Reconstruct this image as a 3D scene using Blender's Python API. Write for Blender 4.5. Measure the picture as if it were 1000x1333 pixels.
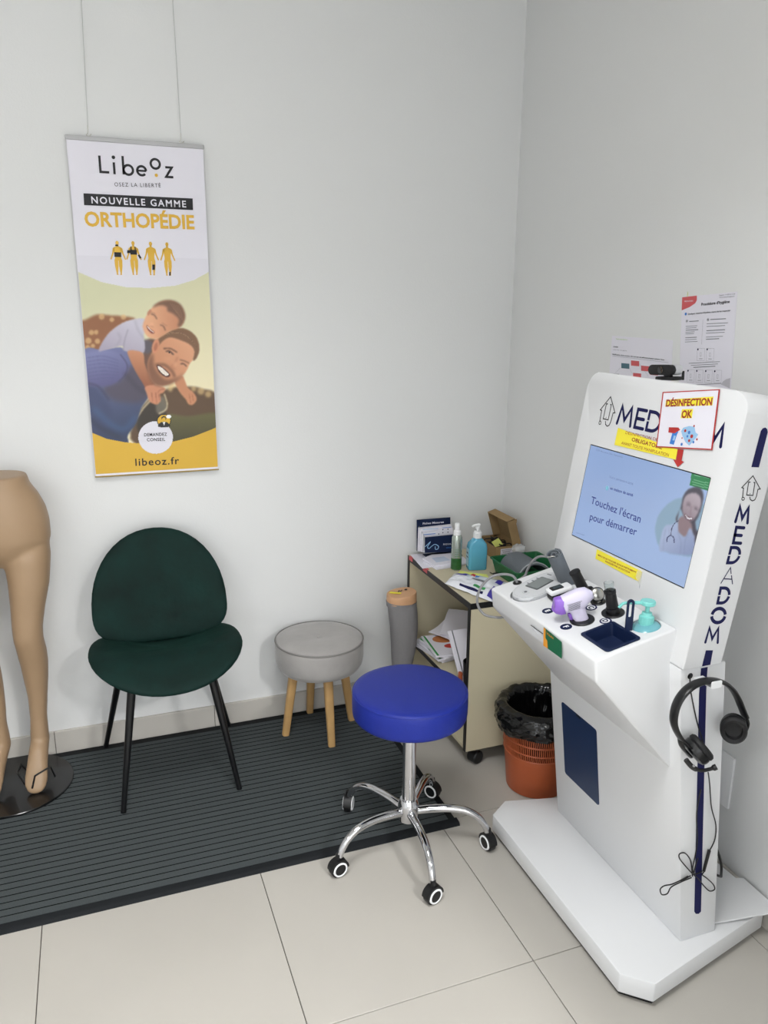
import bpy, bmesh, math, random
import numpy as np
from mathutils import Matrix, Vector, noise as mnoise
random.seed(7)
PI = math.pi
for o in list(bpy.data.objects): bpy.data.objects.remove(o, do_unlink=True)
scene = bpy.context.scene
COL = scene.collection

# ------------------------------------------------------------------ camera
F = 1019.56; CX, CY = 500.0, 666.5; CAMZ = 1.64
def cam_rows(yaw, pitch, roll):
    y, p, r = [math.radians(a) for a in (yaw, pitch, roll)]
    fwd = np.array([math.sin(y)*math.cos(p), math.cos(y)*math.cos(p), -math.sin(p)])
    right = np.array([math.cos(y), -math.sin(y), 0.0]); down = np.cross(fwd, right)
    return np.array([right*math.cos(r)+down*math.sin(r), -right*math.sin(r)+down*math.cos(r), fwd])
CR = cam_rows(20.406, 14.777, -0.463)
cam = bpy.data.cameras.new('camera'); cam.sensor_fit = 'VERTICAL'; cam.sensor_height = 24.0
cam.lens = F*24.0/1333.0; cam.clip_start = 0.05
camo = bpy.data.objects.new('camera', cam); COL.objects.link(camo)
camo.matrix_world = Matrix(((CR[0][0], -CR[1][0], -CR[2][0], 0), (CR[0][1], -CR[1][1], -CR[2][1], 0),
                            (CR[0][2], -CR[1][2], -CR[2][2], CAMZ), (0, 0, 0, 1)))
scene.camera = camo
# ------------------------------------------------------------------ world, exposure, lamps
w = bpy.data.worlds.new('world'); scene.world = w; w.use_nodes = True
w.node_tree.nodes['Background'].inputs[0].default_value = (0.75, 0.8, 0.85, 1)
w.node_tree.nodes['Background'].inputs[1].default_value = 0.3
vs = scene.view_settings
vs.view_transform = 'Standard'; vs.look = 'None'; vs.gamma = 1.0; vs.use_curve_mapping = False
vs.exposure = -0.22
LAMPS = [  # x, y, size x, size y, watts, colour
    (1.30, -1.90, 0.32, 0.32, 165, (1.0, 0.99, 0.98), 150),
    (0.10, 0.90, 0.6, 0.6, 22, (0.98, 0.99, 1.0), 125),
    (-1.9, -0.9, 0.6, 0.6, 38, (0.98, 0.99, 1.0), 150),
]
CEIL = 2.9
for (lx, ly, sx, sy, wt, lc, spr) in LAMPS:
    ld = bpy.data.lights.new('panel_light', 'AREA'); ld.shape = 'RECTANGLE'; ld.size = sx; ld.size_y = sy
    ld.energy = wt; ld.color = lc; ld.spread = math.radians(spr)
    lo = bpy.data.objects.new('panel_light', ld); COL.objects.link(lo); lo.location = (lx, ly, CEIL-0.03)
ld = bpy.data.lights.new('window_light', 'AREA'); ld.shape = 'RECTANGLE'; ld.size = 2.4; ld.size_y = 1.5; ld.energy = 30; ld.color = (0.94, 0.97, 1.0)  # unseen fill lamp, added to brighten the back wall
lo = bpy.data.objects.new('window_light', ld); COL.objects.link(lo); lo.location = (-1.0, -2.93, 1.55); lo.rotation_euler = (math.radians(90), 0, 0)

# ------------------------------------------------------------------ measuring helpers (photo pixel -> point on a real plane)
C0 = np.array([0, 0, CAMZ])
def ray(u, v): return CR.T @ np.array([(u-CX)/F, (v-CY)/F, 1.0])
def onY(u, v, y): d = ray(u, v); return Vector(C0+d*(y/d[1]))
def onX(u, v, x): d = ray(u, v); return Vector(C0+d*(x/d[0]))
def onZ(u, v, z): d = ray(u, v); return Vector(C0+d*((z-CAMZ)/d[2]))
def onP(u, v, P, n):
    d = ray(u, v); P = np.array(P, float); n = np.array(n, float)
    return Vector(C0+d*(((P-C0)@n)/(d@n)))

# ------------------------------------------------------------------ materials
def lin(c):
    return tuple((x/12.92 if x <= 0.04045 else ((x+0.055)/1.055)**2.4) for x in [v/255.0 for v in c])
MATS = {}
def mat(name, rgb, rough=0.5, metal=0.0, var=0.04, vscale=8.0, bump=0.0, bscale=60.0, coat=0.0, sheen=0.0,
        trans=0.0, ior=1.45, alpha=1.0, emit=None, estr=0.0, spec=0.5, sheen_rgb=None):
    if name in MATS: return MATS[name]
    m = bpy.data.materials.new(name); m.use_nodes = True; nt = m.node_tree; N = nt.nodes; L = nt.links
    b = N['Principled BSDF']; c = lin(rgb)
    tc = N.new('ShaderNodeTexCoord')
    nz = N.new('ShaderNodeTexNoise'); nz.inputs['Scale'].default_value = vscale; nz.inputs['Detail'].default_value = 4
    L.new(tc.outputs['Object'], nz.inputs['Vector'])
    mx = N.new('ShaderNodeMix'); mx.data_type = 'RGBA'
    mx.inputs[6].default_value = tuple(x*(1-var) for x in c)+(1,)
    mx.inputs[7].default_value = tuple(min(1, x*(1+var)) for x in c)+(1,)
    L.new(nz.outputs['Fac'], mx.inputs[0]); L.new(mx.outputs[2], b.inputs['Base Color'])
    b.inputs['Roughness'].default_value = rough; b.inputs['Metallic'].default_value = metal
    b.inputs['IOR'].default_value = ior; b.inputs['Coat Weight'].default_value = coat
    b.inputs['Specular IOR Level'].default_value = spec
    b.inputs['Transmission Weight'].default_value = trans; b.inputs['Alpha'].default_value = alpha
    if sheen:
        b.inputs['Sheen Weight'].default_value = sheen; b.inputs['Sheen Roughness'].default_value = 0.4
        if sheen_rgb: b.inputs['Sheen Tint'].default_value = lin(sheen_rgb)+(1,)
    if bump:
        n2 = N.new('ShaderNodeTexNoise'); n2.inputs['Scale'].default_value = bscale; n2.inputs['Detail'].default_value = 5
        L.new(tc.outputs['Object'], n2.inputs['Vector'])
        bp = N.new('ShaderNodeBump'); bp.inputs['Strength'].default_value = bump; bp.inputs['Distance'].default_value = 0.01
        L.new(n2.outputs['Fac'], bp.inputs['Height']); L.new(bp.outputs['Normal'], b.inputs['Normal'])
    if emit:
        b.inputs['Emission Color'].default_value = lin(emit)+(1,); b.inputs['Emission Strength'].default_value = estr
    MATS[name] = m; return m
def colmat(name, rough=0.5, estr=0.0):
    m = bpy.data.materials.new(name); m.use_nodes = True; nt = m.node_tree
    b = nt.nodes['Principled BSDF']; a = nt.nodes.new('ShaderNodeAttribute'); a.attribute_name = 'Col'
    b.inputs['Roughness'].default_value = rough
    if estr:
        b.inputs['Base Color'].default_value = (0.01, 0.01, 0.012, 1)
        nt.links.new(a.outputs['Color'], b.inputs['Emission Color']); b.inputs['Emission Strength'].default_value = estr
    else: nt.links.new(a.outputs['Color'], b.inputs['Base Color'])
    MATS[name] = m; return m

M_wall = mat('wall_paint', (224, 225, 225), 0.75, var=0.02, vscale=1.3, bump=0.05, bscale=180)
M_ceil = mat('ceiling_paint', (225, 225, 222), 0.8, var=0.01)
M_tile = mat('porcelain_tile', (178, 174, 167), 0.34, var=0.055, vscale=3.2, bump=0.02, bscale=300)
M_grout = mat('grout', (92, 88, 82), 0.9)
M_base = mat('baseboard_tile', (196, 192, 185), 0.45, var=0.03)
M_mat = mat('mat_carpet', (68, 74, 76), 0.95, var=0.35, vscale=420, bump=0.6, bscale=500)
M_matedge = mat('mat_rubber', (20, 23, 26), 0.8, spec=0.3)
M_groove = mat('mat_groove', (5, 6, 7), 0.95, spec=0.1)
M_kiosk = mat('white_powder_coat', (219, 220, 222), 0.38, var=0.008, bump=0.02, bscale=500)
M_navy = mat('navy_print', (17, 19, 72), 0.6, spec=0.3, var=0.02)
M_navyp = mat('navy_plastic', (12, 28, 62), 0.5, spec=0.35, var=0.03)
M_panel = mat('petrol_blue_panel', (14, 40, 78), 0.35, var=0.03)
M_ink = mat('black_ink', (26, 26, 30), 0.6)
M_grey = mat('grey_ink', (112, 114, 120), 0.6)
M_white = mat('white_plastic', (235, 236, 238), 0.35, var=0.01)
M_paper = mat('white_paper', (228, 226, 236), 0.55, var=0.012, vscale=12)
M_black = mat('black_plastic', (16, 16, 18), 0.42)
M_blackm = mat('black_metal', (14, 15, 17), 0.32)
M_rubber = mat('black_rubber', (20, 20, 22), 0.65)
M_chrome = mat('chrome', (205, 205, 208), 0.06, metal=1.0, var=0.01)
M_steel = mat('brushed_steel', (190, 188, 182), 0.28, metal=1.0)
M_blue = mat('blue_vinyl', (24, 40, 132), 0.45, spec=0.35, var=0.03, bump=0.08, bscale=260)
M_green = mat('green_velvet', (5, 33, 29), 0.75, var=0.8, vscale=11, bump=0.35, bscale=12, spec=0.25, sheen=0.12, sheen_rgb=(50, 120, 105))  # strong colour noise paints in velvet highlights as lighter streaks
M_greyv = mat('grey_velvet', (160, 157, 155), 0.9, var=0.16, vscale=14, bump=0.3, bscale=18, sheen=0.5)
M_greyp = mat('grey_piping', (128, 126, 124), 0.9)
M_wood = mat('oak', (190, 152, 100), 0.5, var=0.14, vscale=25)
M_beige = mat('beige_laminate', (196, 187, 160), 0.45, var=0.02)
M_skin = mat('mannequin_beige', (158, 132, 104), 0.42, var=0.02)
M_skin2 = mat('leg_form_tan', (205, 160, 122), 0.5, var=0.02)
M_sock = mat('grey_knit', (136, 134, 136), 0.95, var=0.05, vscale=120, bump=0.15, bscale=400)
M_disc = mat('smoked_black_glass', (16, 17, 19), 0.22, coat=0.2)
M_orange = mat('terracotta_plastic', (166, 84, 50), 0.4, var=0.03)
M_dark = mat('bin_inside', (30, 18, 12), 0.9)
M_bag = mat('black_film', (9, 9, 10), 0.16, var=0.1)
M_card = mat('brown_cardboard', (152, 126, 88), 0.85, var=0.06, vscale=30)
M_cardin = mat('brown_cardboard_inner', (132, 106, 74), 0.9, var=0.06, vscale=30)
M_yel = mat('yellow_note', (226, 232, 128), 0.7)
M_signy = mat('yellow_sign', (240, 226, 62), 0.55)
M_signr = mat('red_ink', (176, 46, 44), 0.55)
M_maroon = mat('maroon_ink', (150, 42, 40), 0.55)
M_gold = mat('ochre_ink', (222, 176, 60), 0.55)
M_goldbg = mat('ochre_print', (208, 165, 52), 0.55)
M_turq = mat('turquoise_plastic', (126, 206, 200), 0.35)
M_gel = mat('blue_gel_bottle', (92, 168, 196), 0.25, var=0.03)
M_gelglass = mat('turquoise_dish', (110, 172, 182), 0.2)
M_crate = mat('green_crate', (14, 92, 50), 0.4)
M_cuff = mat('grey_cuff_fabric', (104, 110, 116), 0.85, bump=0.15, bscale=300)
M_cuff2 = mat('slate_cuff_fabric', (82, 92, 104), 0.85, bump=0.15, bscale=300)
M_hose = mat('grey_rubber_hose', (128, 128, 130), 0.5)
M_monit = mat('light_grey_plastic', (192, 194, 197), 0.4)
M_lcd = mat('lcd_glass', (120, 126, 126), 0.18)
M_lilac = mat('lilac_plastic', (214, 208, 230), 0.35)
M_purple = mat('purple_plastic', (140, 98, 196), 0.38)
M_glass = mat('clear_plastic', (240, 245, 245), 0.05, trans=1.0, ior=1.3, var=0)
M_film = mat('clear_film', (235, 238, 240), 0.15, alpha=0.35)
M_redl = mat('red_label', (196, 60, 52), 0.5)
M_salmon = mat('salmon_print', (205, 92, 96), 0.6)
M_teal = mat('teal_print', (72, 106, 120), 0.6)
M_greenl = mat('green_label', (18, 96, 62), 0.45)
M_amber = mat('amber_label', (222, 150, 44), 0.45)
M_greenp = mat('green_print', (54, 150, 80), 0.5)
M_limep = mat('lime_ink', (150, 200, 70), 0.6)
M_alu = mat('silver_bottle', (178, 188, 180), 0.25, metal=0.7)
M_leaf = mat('bottle_green_print', (40, 92, 44), 0.4, var=0.5, vscale=90)
M_blueink = mat('blue_ink', (58, 120, 200), 0.6)
M_lblue = mat('light_blue_ink', (150, 190, 225), 0.6)
M_violet = mat('violet_print', (62, 50, 160), 0.4)
M_pack = mat('glossy_white_film', (230, 232, 240), 0.18, var=0.04, bump=0.35, bscale=22)
M_toast = mat('food_print', (190, 120, 70), 0.5, var=0.3, vscale=60)
M_lamp = mat('lamp_diffuser', (255, 255, 255), 0.5, emit=(255, 252, 244), estr=6.0, var=0)
M_wire = mat('nylon_wire', (186, 188, 186), 0.4)
M_rail = mat('clear_grey_rail', (178, 178, 180), 0.3)

# ------------------------------------------------------------------ mesh helpers
def new(): return bmesh.new()
def xf(bm, verts, M):
    for v in verts: v.co = M @ v.co
def rbox(bm, c, s, bev=0.0, seg=2, M=None):
    r = bmesh.ops.create_cube(bm, size=1.0); vs_ = r['verts']
    for v in vs_: v.co = Vector((v.co.x*s[0], v.co.y*s[1], v.co.z*s[2]))
    if bev > 0:
        es = list({e for v in vs_ for e in v.link_edges})
        r2 = bmesh.ops.bevel(bm, geom=es, offset=bev, segments=seg, profile=0.5, affect='EDGES')
        vs_ = list({v for f in r2['faces'] for v in f.verts} | {v for v in vs_ if v.is_valid})
    T = Matrix.Translation(Vector(c))
    if M is not None: T = M @ T
    xf(bm, vs_, T); return vs_
def prism(bm, pts, h, M=None, bev=0.0, seg=2):
    """polygon pts (x,y) extruded 0..h along z"""
    n = len(pts)
    a = [bm.verts.new((p[0], p[1], 0)) for p in pts]; b = [bm.verts.new((p[0], p[1], h)) for p in pts]
    ar = sum(pts[i][0]*pts[(i+1) % n][1]-pts[(i+1) % n][0]*pts[i][1] for i in range(n))
    fs = []
    if ar < 0: a.reverse(); b.reverse()
    fs.append(bm.faces.new(list(reversed(a)))); fs.append(bm.faces.new(b))
    for i in range(n):
        fs.append(bm.faces.new((a[i], a[(i+1) % n], b[(i+1) % n], b[i])))
    if h < 0: bmesh.ops.reverse_faces(bm, faces=fs)
    vs_ = a+b
    if bev > 0:
        es = list({e for f in fs for e in f.edges})
        r2 = bmesh.ops.bevel(bm, geom=es, offset=bev, segments=seg, profile=0.5, affect='EDGES')
        vs_ = list({v for f in r2['faces'] for v in f.verts} | {v for v in vs_ if v.is_valid})
    if M is not None: xf(bm, vs_, M)
    return vs_
def lathe(bm, prof, seg=32, M=None, sx=1.0, sy=1.0, cap=True):
    rings = []
    for (r, z) in prof:
        rings.append([bm.verts.new((r*sx*math.cos(2*PI*i/seg), r*sy*math.sin(2*PI*i/seg), z)) for i in range(seg)])
    for k in range(len(rings)-1):
        for i in range(seg):
            j = (i+1) % seg
            bm.faces.new((rings[k][i], rings[k][j], rings[k+1][j], rings[k+1][i]))
    if cap:
        if prof[0][0] > 0: bm.faces.new(list(reversed(rings[0])))
        if prof[-1][0] > 0: bm.faces.new(rings[-1])
    vs_ = [v for r in rings for v in r]
    if M is not None: xf(bm, vs_, M)
    return vs_
def frame_from(d, up=Vector((0, 0, 1))):
    d = Vector(d).normalized()
    if abs(d.dot(up)) > 0.98: up = Vector((0, 1, 0))
    x = up.cross(d).normalized(); y = d.cross(x)
    return x, y, d
def along(p, q):
    """matrix: local z runs from p to q"""
    p, q = Vector(p), Vector(q); x, y, z = frame_from(q-p)
    m = Matrix((x, y, z)).transposed().to_4x4(); m.translation = p; return m
def cyl(bm, p, q, r0, r1=None, seg=20, bev=0.0):
    r1 = r0 if r1 is None else r1; L_ = (Vector(q)-Vector(p)).length
    if bev > 0: pr = [(r0-bev, 0), (r0-bev*0.3, bev*0.3), (r0, bev), (r1, L_-bev), (r1-bev*0.3, L_-bev*0.3), (r1-bev, L_)]
    else: pr = [(r0, 0), (r1, L_)]
    return lathe(bm, pr, seg, along(p, q))
def spline(pts, n=8, closed=False):
    P = [Vector(p) for p in pts]; out = []; m = len(P)
    for i in range(m if closed else m-1):
        if closed: a, b, c, d = P[(i-1) % m], P[i], P[(i+1) % m], P[(i+2) % m]
        else: a, b, c, d = P[max(i-1, 0)], P[i], P[i+1], P[min(i+2, m-1)]
        for k in range(n):
            t = k/n
            out.append(0.5*((2*b)+(c-a)*t+(2*a-5*b+4*c-d)*t*t+(3*b-a-3*c+d)*t**3))
    if not closed: out.append(P[-1])
    return out
def tube(bm, pts, r, seg=8, closed=False, flat=None, up=None):
    """sweep; r number or list; flat=(ru,rv) elliptical section with u along 'up' """
    P = [Vector(p) for p in pts]; m = len(P); rings = []; prev = None
    for i in range(m):
        if closed: t = P[(i+1) % m]-P[(i-1) % m]
        else: t = P[min(i+1, m-1)]-P[max(i-1, 0)]
        t.normalize()
        if up is not None: u = (Vector(up)-t*Vector(up).dot(t)).normalized()
        elif prev is None: u = frame_from(t)[0]
        else: u = (prev-t*prev.dot(t)).normalized()
        prev = u; v = t.cross(u); rr = r[i] if isinstance(r, (list, tuple)) else r
        ru, rv = (rr, rr) if flat is None else flat
        rings.append([bm.verts.new(P[i]+u*ru*math.cos(2*PI*k/seg)+v*rv*math.sin(2*PI*k/seg)) for k in range(seg)])
    for i in range(m if closed else m-1):
        a, b = rings[i], rings[(i+1) % m]
        for k in range(seg):
            j = (k+1) % seg
            bm.faces.new((a[k], a[j], b[j], b[k]))
    if not closed:
        bm.faces.new(list(reversed(rings[0]))); bm.faces.new(rings[-1])
    return [v for r_ in rings for v in r_]
def grid(bm, fn, nu, nv, closed_u=False):
    V = [[bm.verts.new(fn(i/(nu if closed_u else nu-1), j/(nv-1))) for j in range(nv)] for i in range(nu)]
    for i in range(nu if closed_u else nu-1):
        for j in range(nv-1):
            a, b = V[i], V[(i+1) % nu]
            bm.faces.new((a[j], b[j], b[j+1], a[j+1]))
    return V
def rrect(w_, h_, r, n=5, cx=0.0, cy=0.0):
    out = []
    for (sx, sy, a0) in ((1, 1, 0), (-1, 1, 90), (-1, -1, 180), (1, -1, 270)):
        for k in range(n+1):
            a = math.radians(a0+90*k/n)
            out.append((cx+sx*(w_/2-r)+r*math.cos(a), cy+sy*(h_/2-r)+r*math.sin(a)))
    return out
def ellipse(a, b, n=32, cx=0, cy=0, p=2.0):
    out = []
    for k in range(n):
        t = 2*PI*k/n; c, s = math.cos(t), math.sin(t)
        out.append((cx+a*abs(c)**(2/p)*(1 if c >= 0 else -1), cy+b*abs(s)**(2/p)*(1 if s >= 0 else -1)))
    return out
def basis(o, x, y, z=None):
    x, y = Vector(x), Vector(y); z = x.cross(y) if z is None else Vector(z)
    m = Matrix((x, y, z)).transposed().to_4x4(); m.translation = Vector(o); return m

# ------------------------------------------------------------------ object helpers
WM = {}
def link(o, parent=None, W=None):
    COL.objects.link(o)
    if parent is not None: o.parent = parent
    WM[o.name] = W if W is not None else Matrix.Identity(4)
    return o
def thing(name, label, cat, loc=(0, 0, 0), group=None, kind=None):
    o = bpy.data.objects.new(name, None); link(o, None, Matrix.Translation(Vector(loc))); o.location = loc
    o.empty_display_size = 0.05
    if kind: o['kind'] = kind
    else:
        o['label'] = label; o['category'] = cat
    if group: o['group'] = group
    return o
def obj(name, bm, m, parent=None, sharp=35, label=None, solid=True):
    """bm is in world coordinates"""
    me = bpy.data.meshes.new(name)
    if isinstance(bm, bpy.types.Mesh): me = bm
    else:
        if solid: bmesh.ops.recalc_face_normals(bm, faces=bm.faces[:])
        bm.to_mesh(me); bm.free()
    W = WM[parent.name] if parent is not None else Matrix.Identity(4)
    me.transform(W.inverted())
    if len(me.materials): me.materials.clear()
    for mm in (m if isinstance(m, (list, tuple)) else [m]): me.materials.append(mm)
    me.shade_smooth()
    if sharp < 180: me.set_sharp_from_angle(angle=math.radians(sharp))
    o = bpy.data.objects.new(name, me); link(o, parent, W)
    if label: o['label'] = label
    return o
def single(name, bm, m, label, cat, loc=None, group=None, sharp=35, solid=True):
    """a thing that is one mesh; origin moved to loc"""
    o = obj(name, bm, m, None, sharp, None, solid)
    if loc is not None:
        o.data.transform(Matrix.Translation(-Vector(loc))); o.location = loc; WM[o.name] = Matrix.Translation(Vector(loc))
    o['label'] = label; o['category'] = cat
    if group: o['group'] = group
    return o
def struct(name, bm, m, parent=None, sharp=35):
    o = obj(name, bm, m, parent, sharp)
    if parent is None: o['kind'] = 'structure'
    return o
def modified(bm, mods):
    """apply modifiers to a bmesh and return the mesh; mods = list of functions(obj)"""
    me = bpy.data.meshes.new('tmp'); bm.to_mesh(me); bm.free()
    o = bpy.data.objects.new('tmp', me); COL.objects.link(o)
    for f in mods: f(o)
    dg = bpy.context.evaluated_depsgraph_get(); dg.update()
    out = bpy.data.meshes.new_from_object(o.evaluated_get(dg))
    bpy.data.objects.remove(o); bpy.data.meshes.remove(me)
    return out
def cut(bm, cutters):
    cs = []
    for c in cutters:
        bmesh.ops.recalc_face_normals(c, faces=c.faces[:])
        me = bpy.data.meshes.new('cut'); c.to_mesh(me); c.free()
        o = bpy.data.objects.new('cut', me); COL.objects.link(o); cs.append(o)
    bmesh.ops.recalc_face_normals(bm, faces=bm.faces[:])
    def f(o):
        for c in cs:
            md = o.modifiers.new('b', 'BOOLEAN'); md.operation = 'DIFFERENCE'; md.object = c; md.solver = 'EXACT'
    out = modified(bm, [f])
    for c in cs: bpy.data.objects.remove(c)
    return out
TC = {}
def text_mesh(s, bold=0.0, spacing=1.0):
    k = (s, bold, spacing)
    if k in TC: return TC[k]
    cu = bpy.data.curves.new('t', 'FONT'); cu.body = s; cu.size = 1.0; cu.offset = bold; cu.space_character = spacing
    cu.resolution_u = 3; cu.extrude = 0.0
    o = bpy.data.objects.new('t', cu); COL.objects.link(o)
    dg = bpy.context.evaluated_depsgraph_get(); dg.update()
    me = bpy.data.meshes.new_from_object(o.evaluated_get(dg)); bpy.data.objects.remove(o)
    V = [(v.co.x, v.co.y) for v in me.vertices]; Fs = [tuple(p.vertices) for p in me.polygons]
    bpy.data.meshes.remove(me)
    if not V: V = [(0, 0)]
    x0 = min(v[0] for v in V); x1 = max(v[0] for v in V)
    TC[k] = ([(a-x0, b) for a, b in V], Fs, x1-x0); return TC[k]
CAP = 0.729
def text(bm, s, M, x, y, w_=None, cap=0.01, bold=0.0, spacing=1.0, align='L'):
    """text on the xy plane of M, baseline-left at (x,y)"""
    V, Fs, W_ = text_mesh(s, bold, spacing); sy = cap/CAP; sx = (w_/W_) if w_ else sy
    if align == 'C': x = x-W_*sx/2
    vs_ = [bm.verts.new(M @ Vector((x+a*sx, y+b*sy, 0))) for a, b in V]
    for f in Fs:
        try: bm.faces.new([vs_[i] for i in f])
        except ValueError: pass
def stroke(bm, M, pts, w_, closed=False, z=0.0, round_=True):
    """flat pen stroke on the xy plane of M"""
    P = [Vector((p[0], p[1])) for p in pts]; n = len(P)
    L_, R_ = [], []
    for i in range(n):
        if closed: a, b = P[(i-1) % n], P[(i+1) % n]
        else: a, b = P[max(i-1, 0)], P[min(i+1, n-1)]
        d1 = (P[i]-a).normalized() if (P[i]-a).length > 1e-9 else (b-P[i]).normalized()
        d2 = (b-P[i]).normalized() if (b-P[i]).length > 1e-9 else d1
        t = (d1+d2); t = t.normalized() if t.length > 1e-6 else d1
        nn = Vector((-t.y, t.x)); k = 1/max(0.45, abs(nn.dot(Vector((-d1.y, d1.x)))))
        L_.append(bm.verts.new(M @ Vector((*(P[i]+nn*w_/2*k), z)))); R_.append(bm.verts.new(M @ Vector((*(P[i]-nn*w_/2*k), z))))
    for i in range(n if closed else n-1):
        j = (i+1) % n; bm.faces.new((R_[i], R_[j], L_[j], L_[i]))
    if round_ and not closed:
        for (p, q, va, vb) in ((P[0], P[1], L_[0], R_[0]), (P[-1], P[-2], R_[-1], L_[-1])):
            d = (p-q).normalized(); nn = Vector((-d.y, d.x)); arc = []
            for k in range(1, 6):
                a = PI*k/6; v = p+nn*math.cos(a)*w_/2+d*math.sin(a)*w_/2
                arc.append(bm.verts.new(M @ Vector((*v, z))))
            # nn for start points: direction reversed; order from vb..va
            e0 = M @ Vector((*(p+nn*w_/2), z))
            s_, e_ = (va, vb) if (va.co-e0).length < (vb.co-e0).length else (vb, va)
            try: bm.faces.new([e_, s_]+arc if False else [s_]+arc+[e_])
            except ValueError: pass
def flat(bm, M, pts, z=0.0):
    return bm.faces.new([bm.verts.new(M @ Vector((p[0], p[1], z))) for p in pts])
def circ(r, n=28, cx=0, cy=0, a0=0, a1=360):
    full = abs(a1-a0) >= 360
    return [(cx+r*math.cos(math.radians(a0+(a1-a0)*k/(n if full else n-1))), cy+r*math.sin(math.radians(a0+(a1-a0)*k/(n if full else n-1)))) for k in range(n)]

# ------------------------------------------------------------------ tiny raster painter for flat prints
class Canvas:
    def __init__(s, nu, nv, x0, x1, y0, y1, base):
        s.nu, s.nv = nu, nv
        s.X, s.Y = np.meshgrid(np.linspace(x0, x1, nu), np.linspace(y0, y1, nv))
        s.px = (x1-x0)/(nu-1); s.A = np.zeros((nv, nu, 3)); s.A[:] = base
    def warp(s, Xi, Yi): s.X, s.Y = Xi, Yi
    def blur(s, m, k):
        k = int(k)
        for _ in range(2):
            if k < 1: return m
            for ax in (0, 1):
                pad = [(0, 0), (0, 0)]; pad[ax] = (k, k); q = np.pad(m, pad, mode='edge'); c = np.cumsum(q, axis=ax)
                c = np.insert(c, 0, 0, axis=ax); n = m.shape[ax]
                hi = np.take(c, np.arange(2*k+1, n+2*k+1), axis=ax); lo = np.take(c, np.arange(0, n), axis=ax)
                m = (hi-lo)/(2*k+1)
        return m
    def mask(s, P):
        inside = np.zeros(s.X.shape, bool); n = len(P)
        for i in range(n):
            (xa, ya), (xb, yb) = P[i], P[(i+1) % n]
            if ya == yb: continue
            c = ((ya > s.Y) != (yb > s.Y)) & (s.X < (xb-xa)*(s.Y-ya)/(yb-ya)+xa); inside ^= c
        return inside.astype(float)
    def put(s, m, col, col2=None, g=None):
        c = np.array(col, float)
        if col2 is not None:
            (xa, ya), (xb, yb) = g; d2 = (xb-xa)**2+(yb-ya)**2
            t = np.clip(((s.X-xa)*(xb-xa)+(s.Y-ya)*(yb-ya))/d2, 0, 1)[..., None]
            c = c*(1-t)+np.array(col2, float)*t
        s.A = s.A*(1-m[..., None])+c*m[..., None]
    def poly(s, P, col, soft=1, op=1.0, col2=None, g=None, smooth=True):
        if smooth and len(P) > 3: P = [(v.x, v.y) for v in spline([(a, b, 0) for a, b in P], 5, True)]
        s.put(s.blur(s.mask(P), soft)*op, col, col2, g)
    def disc(s, cx, cy, r, col, soft=1, op=1.0, ry=None, rot=0):
        ry = ry or r; c, q = math.cos(math.radians(rot)), math.sin(math.radians(rot))
        dx, dy = s.X-cx, s.Y-cy
        m = (((dx*c+dy*q)/r)**2+((-dx*q+dy*c)/ry)**2 < 1).astype(float); s.put(s.blur(m, soft)*op, col)
    def line(s, P, w_, col, soft=1, op=1.0, smooth=True):
        if smooth and len(P) > 2: P = [(v.x, v.y) for v in spline([(a, b, 0) for a, b in P], 6)]
        D = np.full(s.X.shape, 1e9)
        for (xa, ya), (xb, yb) in zip(P[:-1], P[1:]):
            d2 = max((xb-xa)**2+(yb-ya)**2, 1e-9); t = np.clip(((s.X-xa)*(xb-xa)+(s.Y-ya)*(yb-ya))/d2, 0, 1)
            D = np.minimum(D, (s.X-xa-t*(xb-xa))**2+(s.Y-ya-t*(yb-ya))**2)
        s.put(s.blur((D < (w_/2)**2).astype(float), soft)*op, col)
    def mesh(s, name, pos):
        """pos(i,j arrays)->Nx3 positions"""
        nu, nv = s.nu, s.nv; me = bpy.data.meshes.new(name)
        co = pos.reshape(-1, 3)
        me.vertices.add(nu*nv); me.vertices.foreach_set('co', co.astype(np.float32).ravel())
        I, J = np.meshgrid(np.arange(nu-1), np.arange(nv-1)); a = (J*nu+I).ravel()
        q = np.stack([a, a+nu, a+nu+1, a+1], 1)
        me.loops.add(q.size); me.loops.foreach_set('vertex_index', q.ravel().astype(np.int32))
        me.polygons.add(len(q)); me.polygons.foreach_set('loop_start', (np.arange(len(q))*4).astype(np.int32))
        me.update(calc_edges=True); me.validate()
        at = me.color_attributes.new('Col', 'FLOAT_COLOR', 'POINT')
        A = np.clip(s.A/255.0, 0, 1); L_ = np.where(A <= 0.04045, A/12.92, ((A+0.055)/1.055)**2.4)
        at.data.foreach_set('color', np.concatenate([L_, np.ones((nv, nu, 1))], 2).astype(np.float32).ravel())
        return me

# ================================================================== ROOM
WY, WX, LX, RY = 2.881, 1.617, -3.0, -3.0
bm = new(); rbox(bm, ((LX+WX)/2, WY+0.05, CEIL/2), (WX-LX+0.2, 0.1, CEIL)); struct('wall_back', bm, M_wall)
bm = new(); rbox(bm, (WX+0.05, (WY+RY)/2, CEIL/2), (0.1, WY-RY, CEIL)); struct('wall_right', bm, M_wall)
bm = new(); rbox(bm, (LX-0.05, (WY+RY)/2, CEIL/2), (0.1, WY-RY, CEIL)); struct('wall_left', bm, M_wall)
bm = new(); rbox(bm, ((LX+WX)/2, RY-0.05, CEIL/2), (WX-LX+0.2, 0.1, CEIL)); struct('wall_front', bm, M_wall)
bm = new(); rbox(bm, ((LX+WX)/2, (WY+RY)/2, CEIL+0.05), (WX-LX+0.2, WY-RY+0.2, 0.1)); struct('ceiling', bm, M_ceil)
bm = new(); rbox(bm, ((LX+WX)/2, (WY+RY)/2, -0.054), (WX-LX+0.2, WY-RY+0.2, 0.1)); floor = struct('floor', bm, M_grout)
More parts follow.
